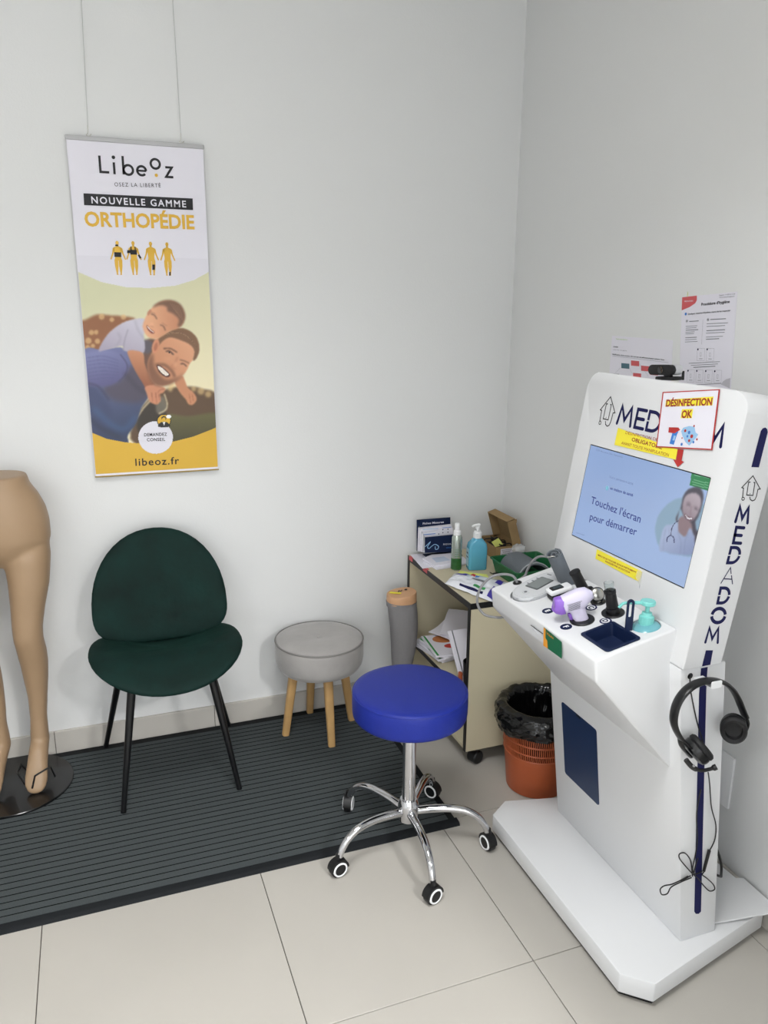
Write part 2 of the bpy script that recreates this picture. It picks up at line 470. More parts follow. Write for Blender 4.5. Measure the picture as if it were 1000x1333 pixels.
TX0, TY0, TS, G = 0.954, 1.425, 0.60, 0.0024
cache = {}
for i in range(-7, 3):
    for j in range(-8, 4):
        x0, x1 = TX0+i*TS, TX0+(i+1)*TS; y0, y1 = TY0+j*TS, TY0+(j+1)*TS
        x0, x1, y0, y1 = max(x0, LX), min(x1, WX), max(y0, RY), min(y1, WY)
        if x1-x0 < 0.02 or y1-y0 < 0.02: continue
        k = (round(x1-x0, 3), round(y1-y0, 3))
        if k not in cache:
            bm = new(); rbox(bm, (0, 0, -0.004), (x1-x0-G, y1-y0-G, 0.008), 0.0006, 1)
            me = bpy.data.meshes.new('tile'); bm.to_mesh(me); bm.free(); me.materials.append(M_tile); cache[k] = me
        o = bpy.data.objects.new('tile', cache[k]); link(o, floor); o.location = ((x0+x1)/2, (y0+y1)/2, 0)
bm = new(); rbox(bm, ((1.08+WX)/2, 0.22, CEIL/2), (WX-1.08, 0.14, CEIL)); struct('wall_partition', bm, M_wall)  # unseen wall added to keep the key lamp off the kiosk side
bm = new(); rbox(bm, (-1.0, RY+0.012, 1.55), (2.5, 0.024, 1.6)); fillp = struct('window_1', bm, M_white)  # panel added out of view, goes with the fill lamp
bm = new(); rbox(bm, (-1.0, RY+0.027, 1.55), (2.4, 0.006, 1.5)); obj('pane', bm, mat('daylit_pane', (240, 245, 250), 0.3, emit=(225, 235, 245), estr=1.5), fillp)  # emissive face of the added panel, extra glow for the room
# baseboards of tile pieces
bm = new(); rbox(bm, ((LX+WX)/2, WY-0.004, 0.046), (WX-LX, 0.008, 0.09)); bb = struct('baseboard_back', bm, M_grout)
xs = [LX, -2.2, -1.4, -0.86, -0.236, 0.354, 0.954, 1.604]
for a, b in zip(xs[:-1], xs[1:]):
    bm = new(); rbox(bm, ((a+b)/2, WY-0.006, 0.047), (b-a-0.002, 0.012, 0.094), 0.0015, 1); obj('baseboard_tile', bm, M_base, bb)
bm = new(); rbox(bm, (WX-0.004, (WY+RY)/2, 0.035), (0.008, WY-RY-0.02, 0.068)); bb = struct('baseboard_right', bm, M_grout)
ys = [2.868, 2.3, 1.75, 1.15, 0.55, -0.05, -0.65, -1.6, -2.9]
for a, b in zip(ys[:-1], ys[1:]):
    bm = new(); rbox(bm, (WX-0.006, (a+b)/2, 0.037), (0.012, a-b-0.002, 0.074), 0.0015, 1); obj('baseboard_tile', bm, M_base, bb)
for n_, (lx, ly, sx, sy, wt, lc, spr) in enumerate(LAMPS):
    bm = new(); rbox(bm, (lx, ly, CEIL-0.008), (sx+0.04, sy+0.04, 0.016), 0.002, 1)
    t = thing('ceiling_light', ['square white ceiling panel light right behind the camera', 'square white ceiling panel light nearest the hanging banner', 'square white ceiling panel light far to the left'][n_], 'ceiling light', (lx, ly, CEIL))
    obj('frame', bm, M_white, t)
    bm = new(); rbox(bm, (lx, ly, CEIL-0.018), (sx, sy, 0.006), 0.001, 1); obj('diffuser', bm, M_lamp, t)

# ================================================================== MAT
t = thing('floor_mat', 'large charcoal ribbed entrance mat with dark rubber border along the back wall', 'mat', (0.0, 2.4, 0))
MX0, MX1, MY0, MY1 = -1.6, 1.012, 1.983, 2.866
bm = new()
prof = [(MY0, 0), (MY0+0.004, 0.007), (MY0+0.012, 0.009), (MY0+0.03, 0.010)]
y = MY0+0.030; pitch = 0.0272
# ribbed carpet field: cross-section along Y, extruded along X
pts = [(MY0+0.030, 0.0)]
yy = MY0+0.030
while yy+pitch < MY1-0.02:
    pts += [(yy+0.0001, 0.0125), (yy+pitch-0.0034, 0.0125), (yy+pitch-0.0031, 0.0080), (yy+pitch-0.0004, 0.0080)]
    yy += pitch
pts += [(yy, 0.0)]
Mx = basis((MX0+0.03, 0, 0), (0, 1, 0), (0, 0, 1), (1, 0, 0)); prism(bm, pts, MX1-MX0-0.06, Mx)
bm.normal_update()
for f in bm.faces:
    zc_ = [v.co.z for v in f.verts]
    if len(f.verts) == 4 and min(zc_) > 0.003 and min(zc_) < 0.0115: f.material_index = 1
obj('carpet_field', bm, [M_mat, M_groove], t, sharp=30)
YE = yy
bm = new()
edge = [(0, 0), (0.006, 0.008), (0.012, 0.010), (0.0300, 0.011), (0.0300, 0)]
prism(bm, edge, MX1-MX0, basis((MX0, MY0, 0), (0, 1, 0), (0, 0, 1), (1, 0, 0)))
prism(bm, [(0, 0), (0.004, 0.009), (MY1-YE, 0.011), (MY1-YE, 0)], MX1-MX0, basis((MX0, MY1, 0), (0, -1, 0), (0, 0, 1), (1, 0, 0)))
prism(bm, edge, YE-MY0-0.03, basis((MX1, MY0+0.03, 0), (-1, 0, 0), (0, 0, 1), (0, 1, 0)))
prism(bm, edge, YE-MY0-0.03, basis((MX0, MY0+0.03, 0), (1, 0, 0), (0, 0, 1), (0, 1, 0)))
obj('rubber_border', bm, M_matedge, t)

# ================================================================== BANNER
BY = 2.862; BX0, BX1, BZ0, BZ1 = -0.012, 0.412, 1.052, 2.142
t = thing('hanging_banner', 'tall white and yellow orthopaedics banner with a smiling man carrying a boy', 'banner', (0.2, BY, 1.05))
bm = new(); rbox(bm, (0.2, BY, (BZ0+BZ1)/2), (BX1-BX0, 0.0016, BZ1-BZ0)); obj('printed_sheet', bm, M_paper, t)
for z, nm, m, hh in ((BZ1+0.002, 'top_rail', M_rail, 0.014), (BZ0, 'bottom_rail', mat('dull_ochre_rail', (158, 134, 70), 0.4), 0.005)):
    bm = new(); rbox(bm, (0.2, BY, z), (BX1-BX0+0.006, 0.008, hh), 0.002, 1); obj(nm, bm, m, t)
MB = basis((0, BY-0.0022, 0), (1, 0, 0), (0, 0, 1), (0, -1, 0))
for (u0, v0, u1, v1) in ((106, 0, 115, 175), (225, 0, 236, 185)):
    a = onY(u1, v1, BY); d = (a-onY(u0, v0, BY)); top = a-d*((CEIL-a.z)/(-d.z))*1.0
    bm = new(); cyl(bm, (a.x, BY, BZ1+0.028), (top.x, BY+0.005, CEIL), 0.0011, seg=6); obj('hanging_wire', bm, M_wire, t)
    bm = new(); tube(bm, spline([(a.x, BY, BZ1+0.04), (a.x-0.001, BY, BZ1+0.02), (a.x-0.006, BY, BZ1+0.012), (a.x+0.002, BY, BZ1+0.009), (a.x+0.009, BY, BZ1+0.016)], 5), 0.0013, 6)
    obj('hook', bm, M_steel, t)
def b2(u, v):  # photo pixel -> banner plane coordinates
    p = onY(u, v, BY); return (p.x, p.z)
# photographic print
cv = Canvas(250, 420, BX0+0.001, BX1-0.001, 1.062, 1.79, (0, 0, 0))
_d = CR @ np.stack([cv.X.ravel(), np.full(cv.X.size, BY), cv.Y.ravel()-CAMZ])
U = (_d[0]/_d[2]*F+CX).reshape(cv.X.shape); V = (_d[1]/_d[2]*F+CY).reshape(cv.X.shape)
PX, PZ = cv.X.copy(), cv.Y.copy()
cv.warp((U-100)*5.263, (V-380)*5.263)
WHT = (222, 220, 230)
cv.put(np.ones(cv.X.shape), (208, 208, 172), (236, 226, 190), ((400, -100), (800, 700)))
tc_ = [((x/4.167)-40, (y/4.167)-230) for x, y in ((150, 840), (185, 855), (300, 905), (430, 932), (560, 938), (700, 925), (800, 895), (865, 860), (900, 840), (900, 600), (150, 600))]
cv.poly([(a*5.263, b*5.263) for a, b in tc_], WHT, 0, smooth=False)
SK, SKD, SKL = (196, 136, 100), (150, 92, 64), (226, 170, 132)
cv.poly([(0, 230), (60, 190), (140, 155), (220, 160), (300, 165), (400, 185), (330, 250), (200, 350), (150, 420), (0, 430)], (142, 92, 58), 2)
for (x, y, r) in ((80, 335, 22), (142, 338, 18), (100, 278, 18), (132, 276, 16), (75, 382, 18), (110, 370, 15), (240, 190, 16), (320, 172, 18), (170, 170, 20)):
    cv.disc(x, y, r, (226, 190, 134), 1, 0.65)
cv.poly([(540, 700), (650, 655), (720, 650), (800, 650), (860, 665), (960, 720), (960, 1040), (400, 1040), (430, 820)], (92, 70, 50), 2)
for (x, y, r) in ((800, 665, 18), (850, 680, 24), (900, 700, 22), (650, 640, 22), (640, 668, 16)): cv.disc(x, y, r, (232, 200, 140), 2, 0.6)
cv.poly([(600, 850), (760, 852), (980, 840), (980, 1060), (560, 1060)], (98, 94, 58), 2, col2=(70, 66, 42), g=((760, 850), (760, 1020)))
cv.poly([(420, 850), (480, 770), (560, 750), (610, 830), (600, 920), (500, 1010), (420, 960)], (52, 44, 36), 2)
cv.poly([(550, 740), (590, 715), (615, 760), (612, 810), (560, 838), (540, 800)], (110, 104, 92), 2, 0.9)
cv.line([(600, 700), (618, 760), (610, 805), (565, 832)], 9, (222, 208, 172), 1, 0.8)
cv.line([(390, 900), (420, 850), (470, 780), (560, 690)], 12, (224, 208, 172), 1, 0.7)
# man's shirt
cv.poly([(30, 440), (180, 398), (290, 378), (350, 405), (450, 440), (520, 470), (490, 640), (500, 700), (445, 790), (420, 860), (400, 910), (350, 980), (330, 1060), (60, 1060)],
        (112, 116, 158), 1, col2=(50, 62, 92), g=((180, 420), (300, 960)))
cv.poly([(300, 600), (380, 500), (470, 600), (500, 700), (420, 760), (250, 740), (180, 660)], (78, 70, 82), 5, 0.8)
cv.poly([(0, 640), (120, 640), (200, 740), (240, 860), (120, 1010), (0, 1000)], (58, 66, 100), 5, 0.7)
cv.line([(120, 800), (230, 905), (330, 940), (400, 860)], 34, (64, 92, 134), 5, 0.7)
cv.line([(70, 850), (160, 930), (300, 1000)], 26, (40, 44, 62), 4, 0.6)
cv.poly([(30, 440), (180, 398), (300, 430), (352, 520), (300, 600), (200, 645), (30, 620)], (122, 126, 170), 2, col2=(88, 86, 128), g=((150, 420), (200, 640)))
for k in range(7): cv.line([(70, 452+k*26), (180, 440+k*25), (285, 470+k*20)], 5, (84, 86, 128), 1, 0.65)
cv.line([(300, 430), (345, 500), (330, 570), (285, 615)], 7, (66, 64, 92), 1, 0.8)
cv.line([(75, 625), (150, 650), (220, 740)], 10, (50, 50, 76), 2, 0.7)
cv.line([(330, 560), (420, 660), (480, 690)], 16, (54, 48, 60), 4, 0.6)
# neck
cv.poly([(450, 440), (480, 330), (545, 330), (560, 420), (510, 520), (490, 600), (430, 560)], (104, 74, 60), 2)
cv.poly([(455, 330), (520, 350), (500, 420), (450, 410)], (88, 82, 90), 2)
# boy's shirt
cv.poly([(150, 405), (180, 335), (240, 262), (340, 200), (460, 183), (475, 240), (458, 300), (465, 360), (452, 418), (325, 403), (312, 370), (200, 396)], (200, 196, 210), 1, col2=(168, 160, 178), g=((340, 200), (250, 400)))
cv.line([(350, 260), (328, 330), (318, 400)], 7, (140, 134, 152), 1, 0.7)
cv.line([(280, 280), (300, 320), (270, 370)], 9, (150, 142, 160), 2, 0.6)
cv.line([(400, 200), (420, 260), (460, 320)], 8, (150, 146, 162), 2, 0.6)
# boy's arm and hand
cv.poly([(352, 403), (448, 416), (468, 500), (500, 570), (545, 640), (600, 672), (560, 700), (500, 700), (460, 640), (400, 540), (362, 460)], SK, 1, col2=SKD, g=((430, 420), (400, 620)))
cv.poly([(470, 650), (540, 636), (605, 660), (590, 690), (570, 700), (575, 745), (545, 772), (500, 750), (480, 700)], (200, 136, 104), 1)
for a, b, c, d in ((512, 690, 520, 752), (540, 690, 548, 765), (562, 700, 566, 740)): cv.line([(a, b), (c, d)], 5, (140, 84, 62), 1, 0.8)
cv.line([(600, 665), (570, 672), (555, 690)], 6, (140, 84, 62), 1, 0.6)
# second arm
cv.poly([(668, 600), (720, 572), (745, 620), (760, 655), (800, 690), (822, 735), (795, 772), (765, 768), (745, 735), (700, 680)], SK, 1)
for a, b, c, d in ((770, 700, 780, 765), (790, 700, 800, 750)): cv.line([(a, b), (c, d)], 5, (150, 92, 66), 1, 0.7)
# man's head
cv.poly([(520, 400), (530, 340), (560, 310), (610, 285), (690, 250), (760, 268), (810, 310), (832, 380), (815, 440), (775, 490), (748, 545), (700, 592), (640, 628), (580, 642), (525, 622), (492, 560), (485, 480)], SK, 1, col2=(216, 158, 122), g=((540, 520), (760, 380)))
cv.poly([(486, 480), (520, 420), (528, 500), (560, 560), (610, 600), (690, 585), (735, 556), (700, 598), (640, 634), (570, 646), (515, 622), (490, 560)], (118, 80, 60), 3, 0.85)
cv.line([(545, 500), (600, 500), (650, 540), (668, 575)], 20, (112, 74, 56), 2, 0.75)
cv.poly([(560, 320), (600, 288), (690, 248), (765, 262), (822, 315), (840, 390), (822, 450), (795, 470), (806, 410), (780, 365), (710, 330), (640, 312), (590, 335), (556, 372)], (122, 88, 62), 1)
for k in range(7): cv.line([(600+k*8, 300-k*5), (700+k*8, 280+k*2), (790+k*5, 330+k*8)], 3, (186, 150, 112) if k % 2 else (84, 58, 42), 0, 0.5)
cv.disc(540, 372, 24, (206, 138, 104), 1, ry=46, rot=14); cv.disc(541, 376, 12, (158, 94, 68), 1, 0.7, ry=30, rot=14)
cv.line([(598, 388), (640, 388), (684, 412)], 9, (92, 62, 46), 1, 0.9)
cv.line([(708, 465), (740, 474), (768, 488)], 8, (104, 70, 50), 1, 0.8)
cv.line([(612, 408), (636, 406), (660, 428)], 9, (60, 42, 36), 1, 0.9); cv.disc(634, 414, 6, (30, 24, 24), 0)
cv.line([(712, 492), (732, 492), (750, 508)], 8, (70, 48, 40), 1, 0.9)
cv.line([(690, 450), (668, 490), (645, 512), (672, 528)], 9, (168, 108, 80), 2, 0.8)
cv.disc(672, 492, 12, (232, 178, 142), 3, 0.7)
cv.line([(600, 455), (640, 458)], 9, (222, 164, 128), 3, 0.7)
cv.poly([(548, 502), (575, 508), (615, 540), (640, 570), (618, 584), (580, 566), (556, 536)], (72, 40, 36), 1)
cv.poly([(556, 508), (585, 522), (628, 562), (612, 574), (585, 556), (562, 530)], (238, 230, 220), 0)
for k in range(5): cv.line([(566+k*12, 512+k*10), (570+k*11, 536+k*8)], 2, (190, 176, 166), 0, 0.5)
# boy's head
cv.poly([(452, 230), (465, 190), (485, 150), (530, 95), (590, 62), (660, 64), (715, 100), (740, 160), (728, 215), (690, 250), (640, 268), (592, 300), (540, 322), (492, 310), (462, 275)], SKL, 1, col2=(196, 134, 100), g=((480, 200), (700, 200)))
cv.poly([(520, 105), (560, 72), (620, 56), (680, 66), (722, 102), (742, 160), (732, 205), (708, 238), (690, 232), (700, 190), (660, 150), (620, 130), (618, 105), (575, 90)], (118, 84, 64), 2)
for k in range(5): cv.line([(640+k*14, 75+k*5), (660+k*14, 110+k*10), (690+k*10, 150+k*14)], 3, (160, 122, 92), 0, 0.5)
cv.disc(497, 140, 10, (190, 128, 98), 1, ry=24, rot=30)
cv.line([(512, 152), (532, 160), (548, 186)], 6, (90, 58, 46), 1, 0.9); cv.line([(572, 226), (594, 236), (606, 262)], 6, (90, 58, 46), 1, 0.9)
cv.line([(508, 138), (540, 150)], 4, (130, 90, 66), 1, 0.6); cv.line([(585, 212), (618, 234)], 4, (130, 90, 66), 1, 0.6)
cv.disc(513, 222, 12, (236, 176, 140), 2, 0.7); cv.line([(506, 234), (522, 240)], 4, (160, 98, 76), 1, 0.8)
cv.poly([(480, 228), (500, 252), (530, 274), (520, 286), (495, 270), (481, 246)], (120, 52, 48), 1); cv.line([(484, 236), (500, 256), (524, 276)], 5, (240, 228, 218), 0, 0.9)
cv.disc(545, 270, 16, (232, 160, 130), 4, 0.5)
# yellow foot
cv.poly([(60, 940), (105, 965), (200, 1005), (330, 1030), (440, 1038), (550, 1038), (660, 1025), (800, 990), (940, 935), (990, 910), (990, 1400), (60, 1400)], (212, 170, 54), 0, smooth=False)
cv.disc(540, 997, 118, WHT, 0, ry=111)
cv.disc(597, 882, 49, (30, 28, 26), 0, ry=46); cv.disc(597, 882, 43, (216, 172, 50), 0, ry=40)
cv.poly([(556, 922), (566, 900), (585, 890), (610, 890), (630, 902), (638, 920), (600, 928)], (28, 28, 28), 0)
cv.disc(596, 866, 17, (28, 28, 28), 0, ry=16); cv.disc(596, 872, 12, (216, 172, 50), 0, ry=12); cv.poly([(588, 890), (606, 890), (598, 915)], (230, 228, 230), 0, smooth=False)
cv.disc(630, 854, 17, (240, 240, 244), 0, ry=12)
pos = np.stack([PX, np.full(PX.shape, BY-0.0016), PZ], -1)
obj('printed_photograph', cv.mesh('print', pos), colmat('banner_photo', 0.5), t, 180)
# banner lettering
def fit_text(bm, s, M, q, bl, br, cap, **k):
    """baseline-left, baseline-right pixel pair mapped by q to the plane of M"""
    a, b = q(*bl), q(*br); ang = math.atan2(b[1]-a[1], b[0]-a[0])
    MM = M @ Matrix.Translation((a[0], a[1], 0)) @ Matrix.Rotation(ang, 4, 'Z')
    text(bm, s, MM, 0, 0, math.hypot(b[0]-a[0], b[1]-a[1]), cap, **k)
r1 = lambda x, y: b2(60+x/4.167, 150+y/4.167)
r2 = lambda x, y: b2(60+x/4.167, 360+y/4.167)
def flatz(a): return (a[0], a[1])
bm = new()
lx0, lz0 = r1(290, 318); lx1, _ = r1(690, 335); sc = (lx1-lx0)/400.0; W = 12.5*sc
zb = (r1(290, 318)[1]+r1(690, 338)[1])/2
S = lambda x, y: (lx0+x*sc, zb+y*sc)
stroke(bm, MB, [S(6, 92), S(6, 8), S(52, 8)], W, round_=False)                     # L
stroke(bm, MB, [S(80, 62), S(80, 0)], W, round_=False); flat(bm, MB, circ(9.5*sc, 14, *S(80, 88)))     # i
stroke(bm, MB, [S(129, 98), S(129, 2)], W, round_=False); stroke(bm, MB, circ(25*sc, 24, *S(155, 27)), W, True)  # b
stroke(bm, MB, circ(24*sc, 22, *S(227, 27), a0=0, a1=318), W, round_=False); stroke(bm, MB, [S(204, 27), S(252, 27)], W*0.8, round_=False)   # e
stroke(bm, MB, circ(25*sc, 26, *S(304, 68)), W, True)   # raised o
stroke(bm, MB, [S(358, 54), S(394, 54), S(360, 3), S(400, 3)], W*0.95, round_=False)   # z
fit_text(bm, 'OSEZ LA LIBERTÉ', MB, lambda x, y: r1(x, y), (372, 386), (622, 392), 0.0125, spacing=1.25)
obj('lettering', bm, M_ink, t, solid=False)
bm = new(); flat(bm, MB, circ(9*sc, 14, *S(306, 8))); obj('logo_dot', bm, M_gold, t, solid=False)
bm = new(); flat(bm, MB, [r1(203, 424), r1(206, 488), r1(797, 515), r1(795, 452)][::-1]); obj('black_strip', bm, M_ink, t, solid=False)
MB2 = MB @ Matrix.Translation((0, 0, 0.0004))
bm = new(); fit_text(bm, 'NOUVELLE GAMME', MB2, r1, (247, 478), (760, 500), 0.0215, bold=0.018, spacing=1.25); obj('lettering', bm, M_paper, t, solid=False, label='white lettering on the black strip')
bm = new(); fit_text(bm, 'ORTHOPÉDIE', MB, r1, (212, 600), (806, 617), 0.045, bold=0.03, spacing=1.0); obj('lettering', bm, M_gold, t, solid=False, label='large ochre lettering')
# four body figures
def figure(bm, cx, cz, s):
    P = lambda x, y: (cx+x*s, cz+y*s)
    flat(bm, MB, [P(a, b) for a, b in ellipse(9, 12, 16, 0, 178)])
    flat(bm, MB, [P(*p) for p in [(-5, 170), (5, 170), (6, 160), (20, 154), (22, 140), (18, 110), (17, 96), (22, 80), (-22, 80), (-17, 96), (-18, 110), (-22, 140), (-20, 154), (-6, 160)]][::-1])
    for q in (1, -1):
        flat(bm, MB, [P(q*a, b) for a, b in [(20, 154), (27, 148), (32, 120), (44, 88), (38, 84), (24, 118), (17, 140)]][::-q])
        flat(bm, MB, [P(q*a, b) for a, b in [(22, 82), (21, 50), (14, 6), (15, 0), (4, 0), (7, 8), (1, 50), (1, 80)]][::-q])
for k, (fx, fy) in enumerate(((398, 866), (483, 866), (577, 868), (665, 870))):
    bm = new(); cx, cz = r1(fx, fy); figure(bm, cx, cz, sc*0.98); fig = obj('body_figure', bm, M_gold, t, solid=False)
    P = lambda x, y: (cx+x*sc, cz+y*sc)
    Q = []
    if k == 0: Q = [[P(-20, 98), P(18, 98), P(18, 124), P(-20, 124)], [P(-12, 157), P(6, 157), P(4, 166), P(-10, 166)]]
    if k == 1: Q = [[P(-18, 112), P(18, 112), P(18, 138), P(-18, 138)], [P(-36, 118), P(-18, 120), P(-18, 134), P(-34, 136)], [P(-15, 136), P(-9, 136), P(-9, 156), P(-15, 156)], [P(7, 136), P(13, 136), P(13, 156), P(7, 156)], [P(22, 108), P(32, 90), P(42, 96), P(30, 116)]]
    if k == 2: Q = [[P(1, 30), P(16, 30), P(18, 60), P(3, 60)]]
    if k == 3: Q = [[P(2, 0), P(11, 0), P(13, 22), P(4, 20)]]
    for q in Q:
        bk = new(); flat(bk, MB2, q); obj('brace_mark', bk, M_ink, fig, solid=False)
for s_, bl, br, cp, bd, spc in (('DEMANDEZ', (532, 866), (656, 863), 0.0115, 0.02, 1.1), ('CONSEIL', (547, 893), (646, 890), 0.0115, 0.02, 1.1), ('libeoz.fr', (485, 1026), (722, 1016), 0.027, 0.012, 1.15)):
    bm = new(); fit_text(bm, s_, MB, r2, bl, br, cp, bold=bd, spacing=spc); obj('lettering', bm, M_ink, t, solid=False)
#MORE
# ================================================================== KIOSK
LEAN = math.radians(9.0)
SY0, SY1 = 1.280, 1.857          # near and far side of the housing
t = kiosk = thing('telehealth_kiosk', 'tall white self-service medical kiosk with touch screen and instrument shelf', 'kiosk', (1.3, 1.58, 0))
# base plate
bpts = [(1.090, 1.258), (1.152, 1.203), (1.585, 1.298), (1.585, 1.862), (1.162, 1.963), (1.090, 1.912)]
bm = new(); prism(bm, bpts, 0.055, Matrix.Translation((0, 0, 0.016)), 0.003, 2); obj('base_plate', bm, M_kiosk, t)
bm = new(); prism(bm, [(1.100, 1.266), (1.157, 1.214), (1.57, 1.308), (1.57, 1.852), (1.167, 1.952), (1.100, 1.904)], 0.0165, Matrix.Translation((0, 0, 0.0003))); obj('plinth', bm, M_rubber, t)  # black slab put in for the shadow gap under the base
XZ = lambda y: basis((0, y, 0), (1, 0, 0), (0, 0, 1), (0, 1, 0))
cy0, cy1 = 1.287, 1.862
bm = new(); prism(bm, [(1.298, 0.071), (1.409, 0.071), (1.328, 0.848), (1.199, 0.848)], cy1-cy0, XZ(cy0), 0.003, 2); obj('column', bm, M_kiosk, t)
# housing, rounded at the top corners, leaning back
MH = basis((1.198, 0, 0.85), (0, 1, 0), (math.sin(LEAN), 0, math.cos(LEAN)), (math.cos(LEAN), 0, -math.sin(LEAN)))  # x=Y, y=up the face, z=depth
HT = 0.628
def facept(y_, s_, d=0.0): return MH @ Vector((y_, s_, d))
outl = [(SY0, 0.0), (SY1, 0.0)]
rc = 0.045
outl += [(SY1-rc+rc*math.cos(a), HT-rc+rc*math.sin(a)) for a in [PI/2*k/7 for k in range(8)]]
outl += [(SY0+rc+rc*math.cos(a), HT-rc+rc*math.sin(a)) for a in [PI/2+PI/2*k/7 for k in range(8)]]
bm = new(); prism(bm, outl, 0.112, MH, 0.0035, 2)
for v in bm.verts:   # bottom cut level where the housing meets the column
    if v.co.z < 0.862 and v.co.x > 1.24: v.co.z = 0.8505
cb = new(); prism(cb, rrect(0.4555, 0.2595, 0.003, 2, (1.334+1.789)/2, 0.304), 0.006, MH @ Matrix.Translation((0, 0, -0.003)))
hs = cut(bm, [cb]); obj('screen_housing', hs, M_kiosk, t)
bm = new(); prism(bm, rrect(0.4545, 0.2585, 0.002, 2, (1.334+1.789)/2, 0.304), 0.0015, MH @ Matrix.Translation((0, 0, 0.0014))); bez = obj('screen', bm, M_black, t)
bm = new(); rbox(bm, (0, 0, 0), (SY1-SY0-0.02, 0.0015, 0.02), 0, 1, MH @ Matrix.Translation(((SY0+SY1)/2, 0.0, 0.03)))
bm.free()
NF = (-math.cos(LEAN), 0, math.sin(LEAN))
def fq(u, v):  # pixel -> face coordinates seen by the user: x grows towards the near side
    p = onP(u, v, (1.198, 0, 0.85), NF); return (-(p.y), (p.z-0.85)/math.cos(LEAN))
MF = basis((1.198, 0, 0.85), (0, -1, 0), (math.sin(LEAN), 0, math.cos(LEAN)), NF)   # z out of the face
# screen picture
SCU = (-1.787, -1.336); SCV = (0.177, 0.431)
cv = Canvas(256, 144, SCU[0], SCU[1], SCV[0], SCV[1], (0, 0, 0))
PU, PV = cv.X.copy(), cv.Y.copy()
W3 = np.array([1.198, 0, 0.85])[:, None] + np.array([[0], [-1], [0]])*PU.ravel() + np.array([[math.sin(LEAN)], [0], [math.cos(LEAN)]])*PV.ravel()
_d = CR @ (W3-C0[:, None]); U = (_d[0]/_d[2]*F+CX).reshape(PU.shape); V = (_d[1]/_d[2]*F+CY).reshape(PU.shape)
cv.warp((U-860)*9.52, (V-600)*9.52)
BLU = (160, 186, 232)
cv.put(np.ones(PU.shape), (150, 178, 226), (176, 200, 240), ((-1100, 0), (500, 1300)))
cv.poly([(-70, 860), (-40, 700), (40, 580), (150, 490), (260, 455), (400, 440), (520, 520), (560, 700), (450, 1150), (200, 1155), (60, 1120), (-30, 1040)], (148, 178, 202), 1)
cv.poly([(385, 140), (628, 195), (585, 372), (356, 302)], (50, 140, 84), 0, smooth=False)
for k, (a, b) in enumerate((((418, 172), (590, 212)), ((410, 230), (590, 278)), ((390, 258), (590, 308)), ((396, 288), (585, 338)))): cv.line([a, b], 10, (150, 210, 170), 0, 0.7)
HR, FS, FL = (84, 80, 92), (156, 140, 150), (190, 176, 186)
cv.poly([(270, 480), (300, 400), (370, 345), (450, 320), (510, 360), (528, 450), (505, 560), (490, 620), (460, 700), (430, 760), (440, 850), (465, 900), (400, 1150), (360, 960), (250, 600), (200, 760), (190, 700), (240, 590)], HR, 1)
cv.poly([(215, 745), (250, 690), (300, 700), (380, 780), (380, 900), (300, 945), (240, 910), (205, 880)], (150, 128, 134), 1)
cv.poly([(-20, 1100), (10, 900), (60, 800), (130, 790), (205, 760), (220, 880), (300, 940), (360, 830), (400, 900), (420, 960), (390, 1152), (150, 1150), (60, 1125)], (176, 190, 222), 1, col2=(150, 164, 202), g=((100, 900), (300, 1150)))
for P in ([(60, 850), (40, 960), (30, 1100)], [(205, 880), (250, 1000), (240, 1150)], [(340, 900), (300, 1000), (290, 1150)], [(100, 820), (110, 960)]): cv.line(P, 6, (128, 138, 176), 1, 0.7)
cv.poly([(275, 520), (310, 430), (400, 395), (480, 430), (498, 520), (470, 620), (430, 700), (380, 740), (320, 730), (280, 670), (268, 590)], FS, 1, col2=FL, g=((290, 700), (470, 480)))
cv.poly([(270, 500), (300, 420), (380, 375), (470, 395), (510, 480), (500, 430), (440, 350), (350, 350), (280, 440)], HR, 1)
cv.line([(325, 545), (345, 540), (362, 560)], 10, (62, 52, 62), 1); cv.line([(418, 592), (436, 590), (455, 612)], 10, (62, 52, 62), 1)
cv.line([(318, 520), (350, 515), (372, 540)], 7, (100, 82, 88), 1, 0.8); cv.line([(412, 568), (440, 570), (465, 592)], 7, (100, 82, 88), 1, 0.8)
cv.line([(385, 560), (372, 620), (365, 660), (385, 668)], 7, (140, 112, 116), 1, 0.8)
cv.poly([(296, 655), (330, 690), (400, 708), (380, 735), (330, 728), (300, 690)], (110, 78, 88), 1); cv.poly([(304, 668), (335, 696), (388, 712), (372, 725), (330, 716)], (232, 228, 236), 0)
cv.line([(220, 740), (170, 775), (135, 840), (125, 930)], 9, (52, 52, 92), 0)
cv.line([(75, 1000), (80, 950), (120, 925), (160, 950), (165, 1010)], 12, (60, 62, 110), 0)
p = W3.T.reshape(PU.shape+(3,)) + np.array(NF)*(-0.0010)
obj('screen_picture', cv.mesh('print', p), colmat('lit_screen', 0.15, 0.95), bez, 180)
MS = MF @ Matrix.Translation((0, 0, -0.0006))
c8 = lambda x, y: fq(740+x/3.846, 560+y/3.846)
M_scr = mat('screen_navy_letters', (40, 48, 100), 0.5, emit=(48, 58, 118), estr=0.7)
M_scg = mat('screen_grey_letters', (90, 100, 130), 0.5, emit=(96, 110, 150), estr=0.8)
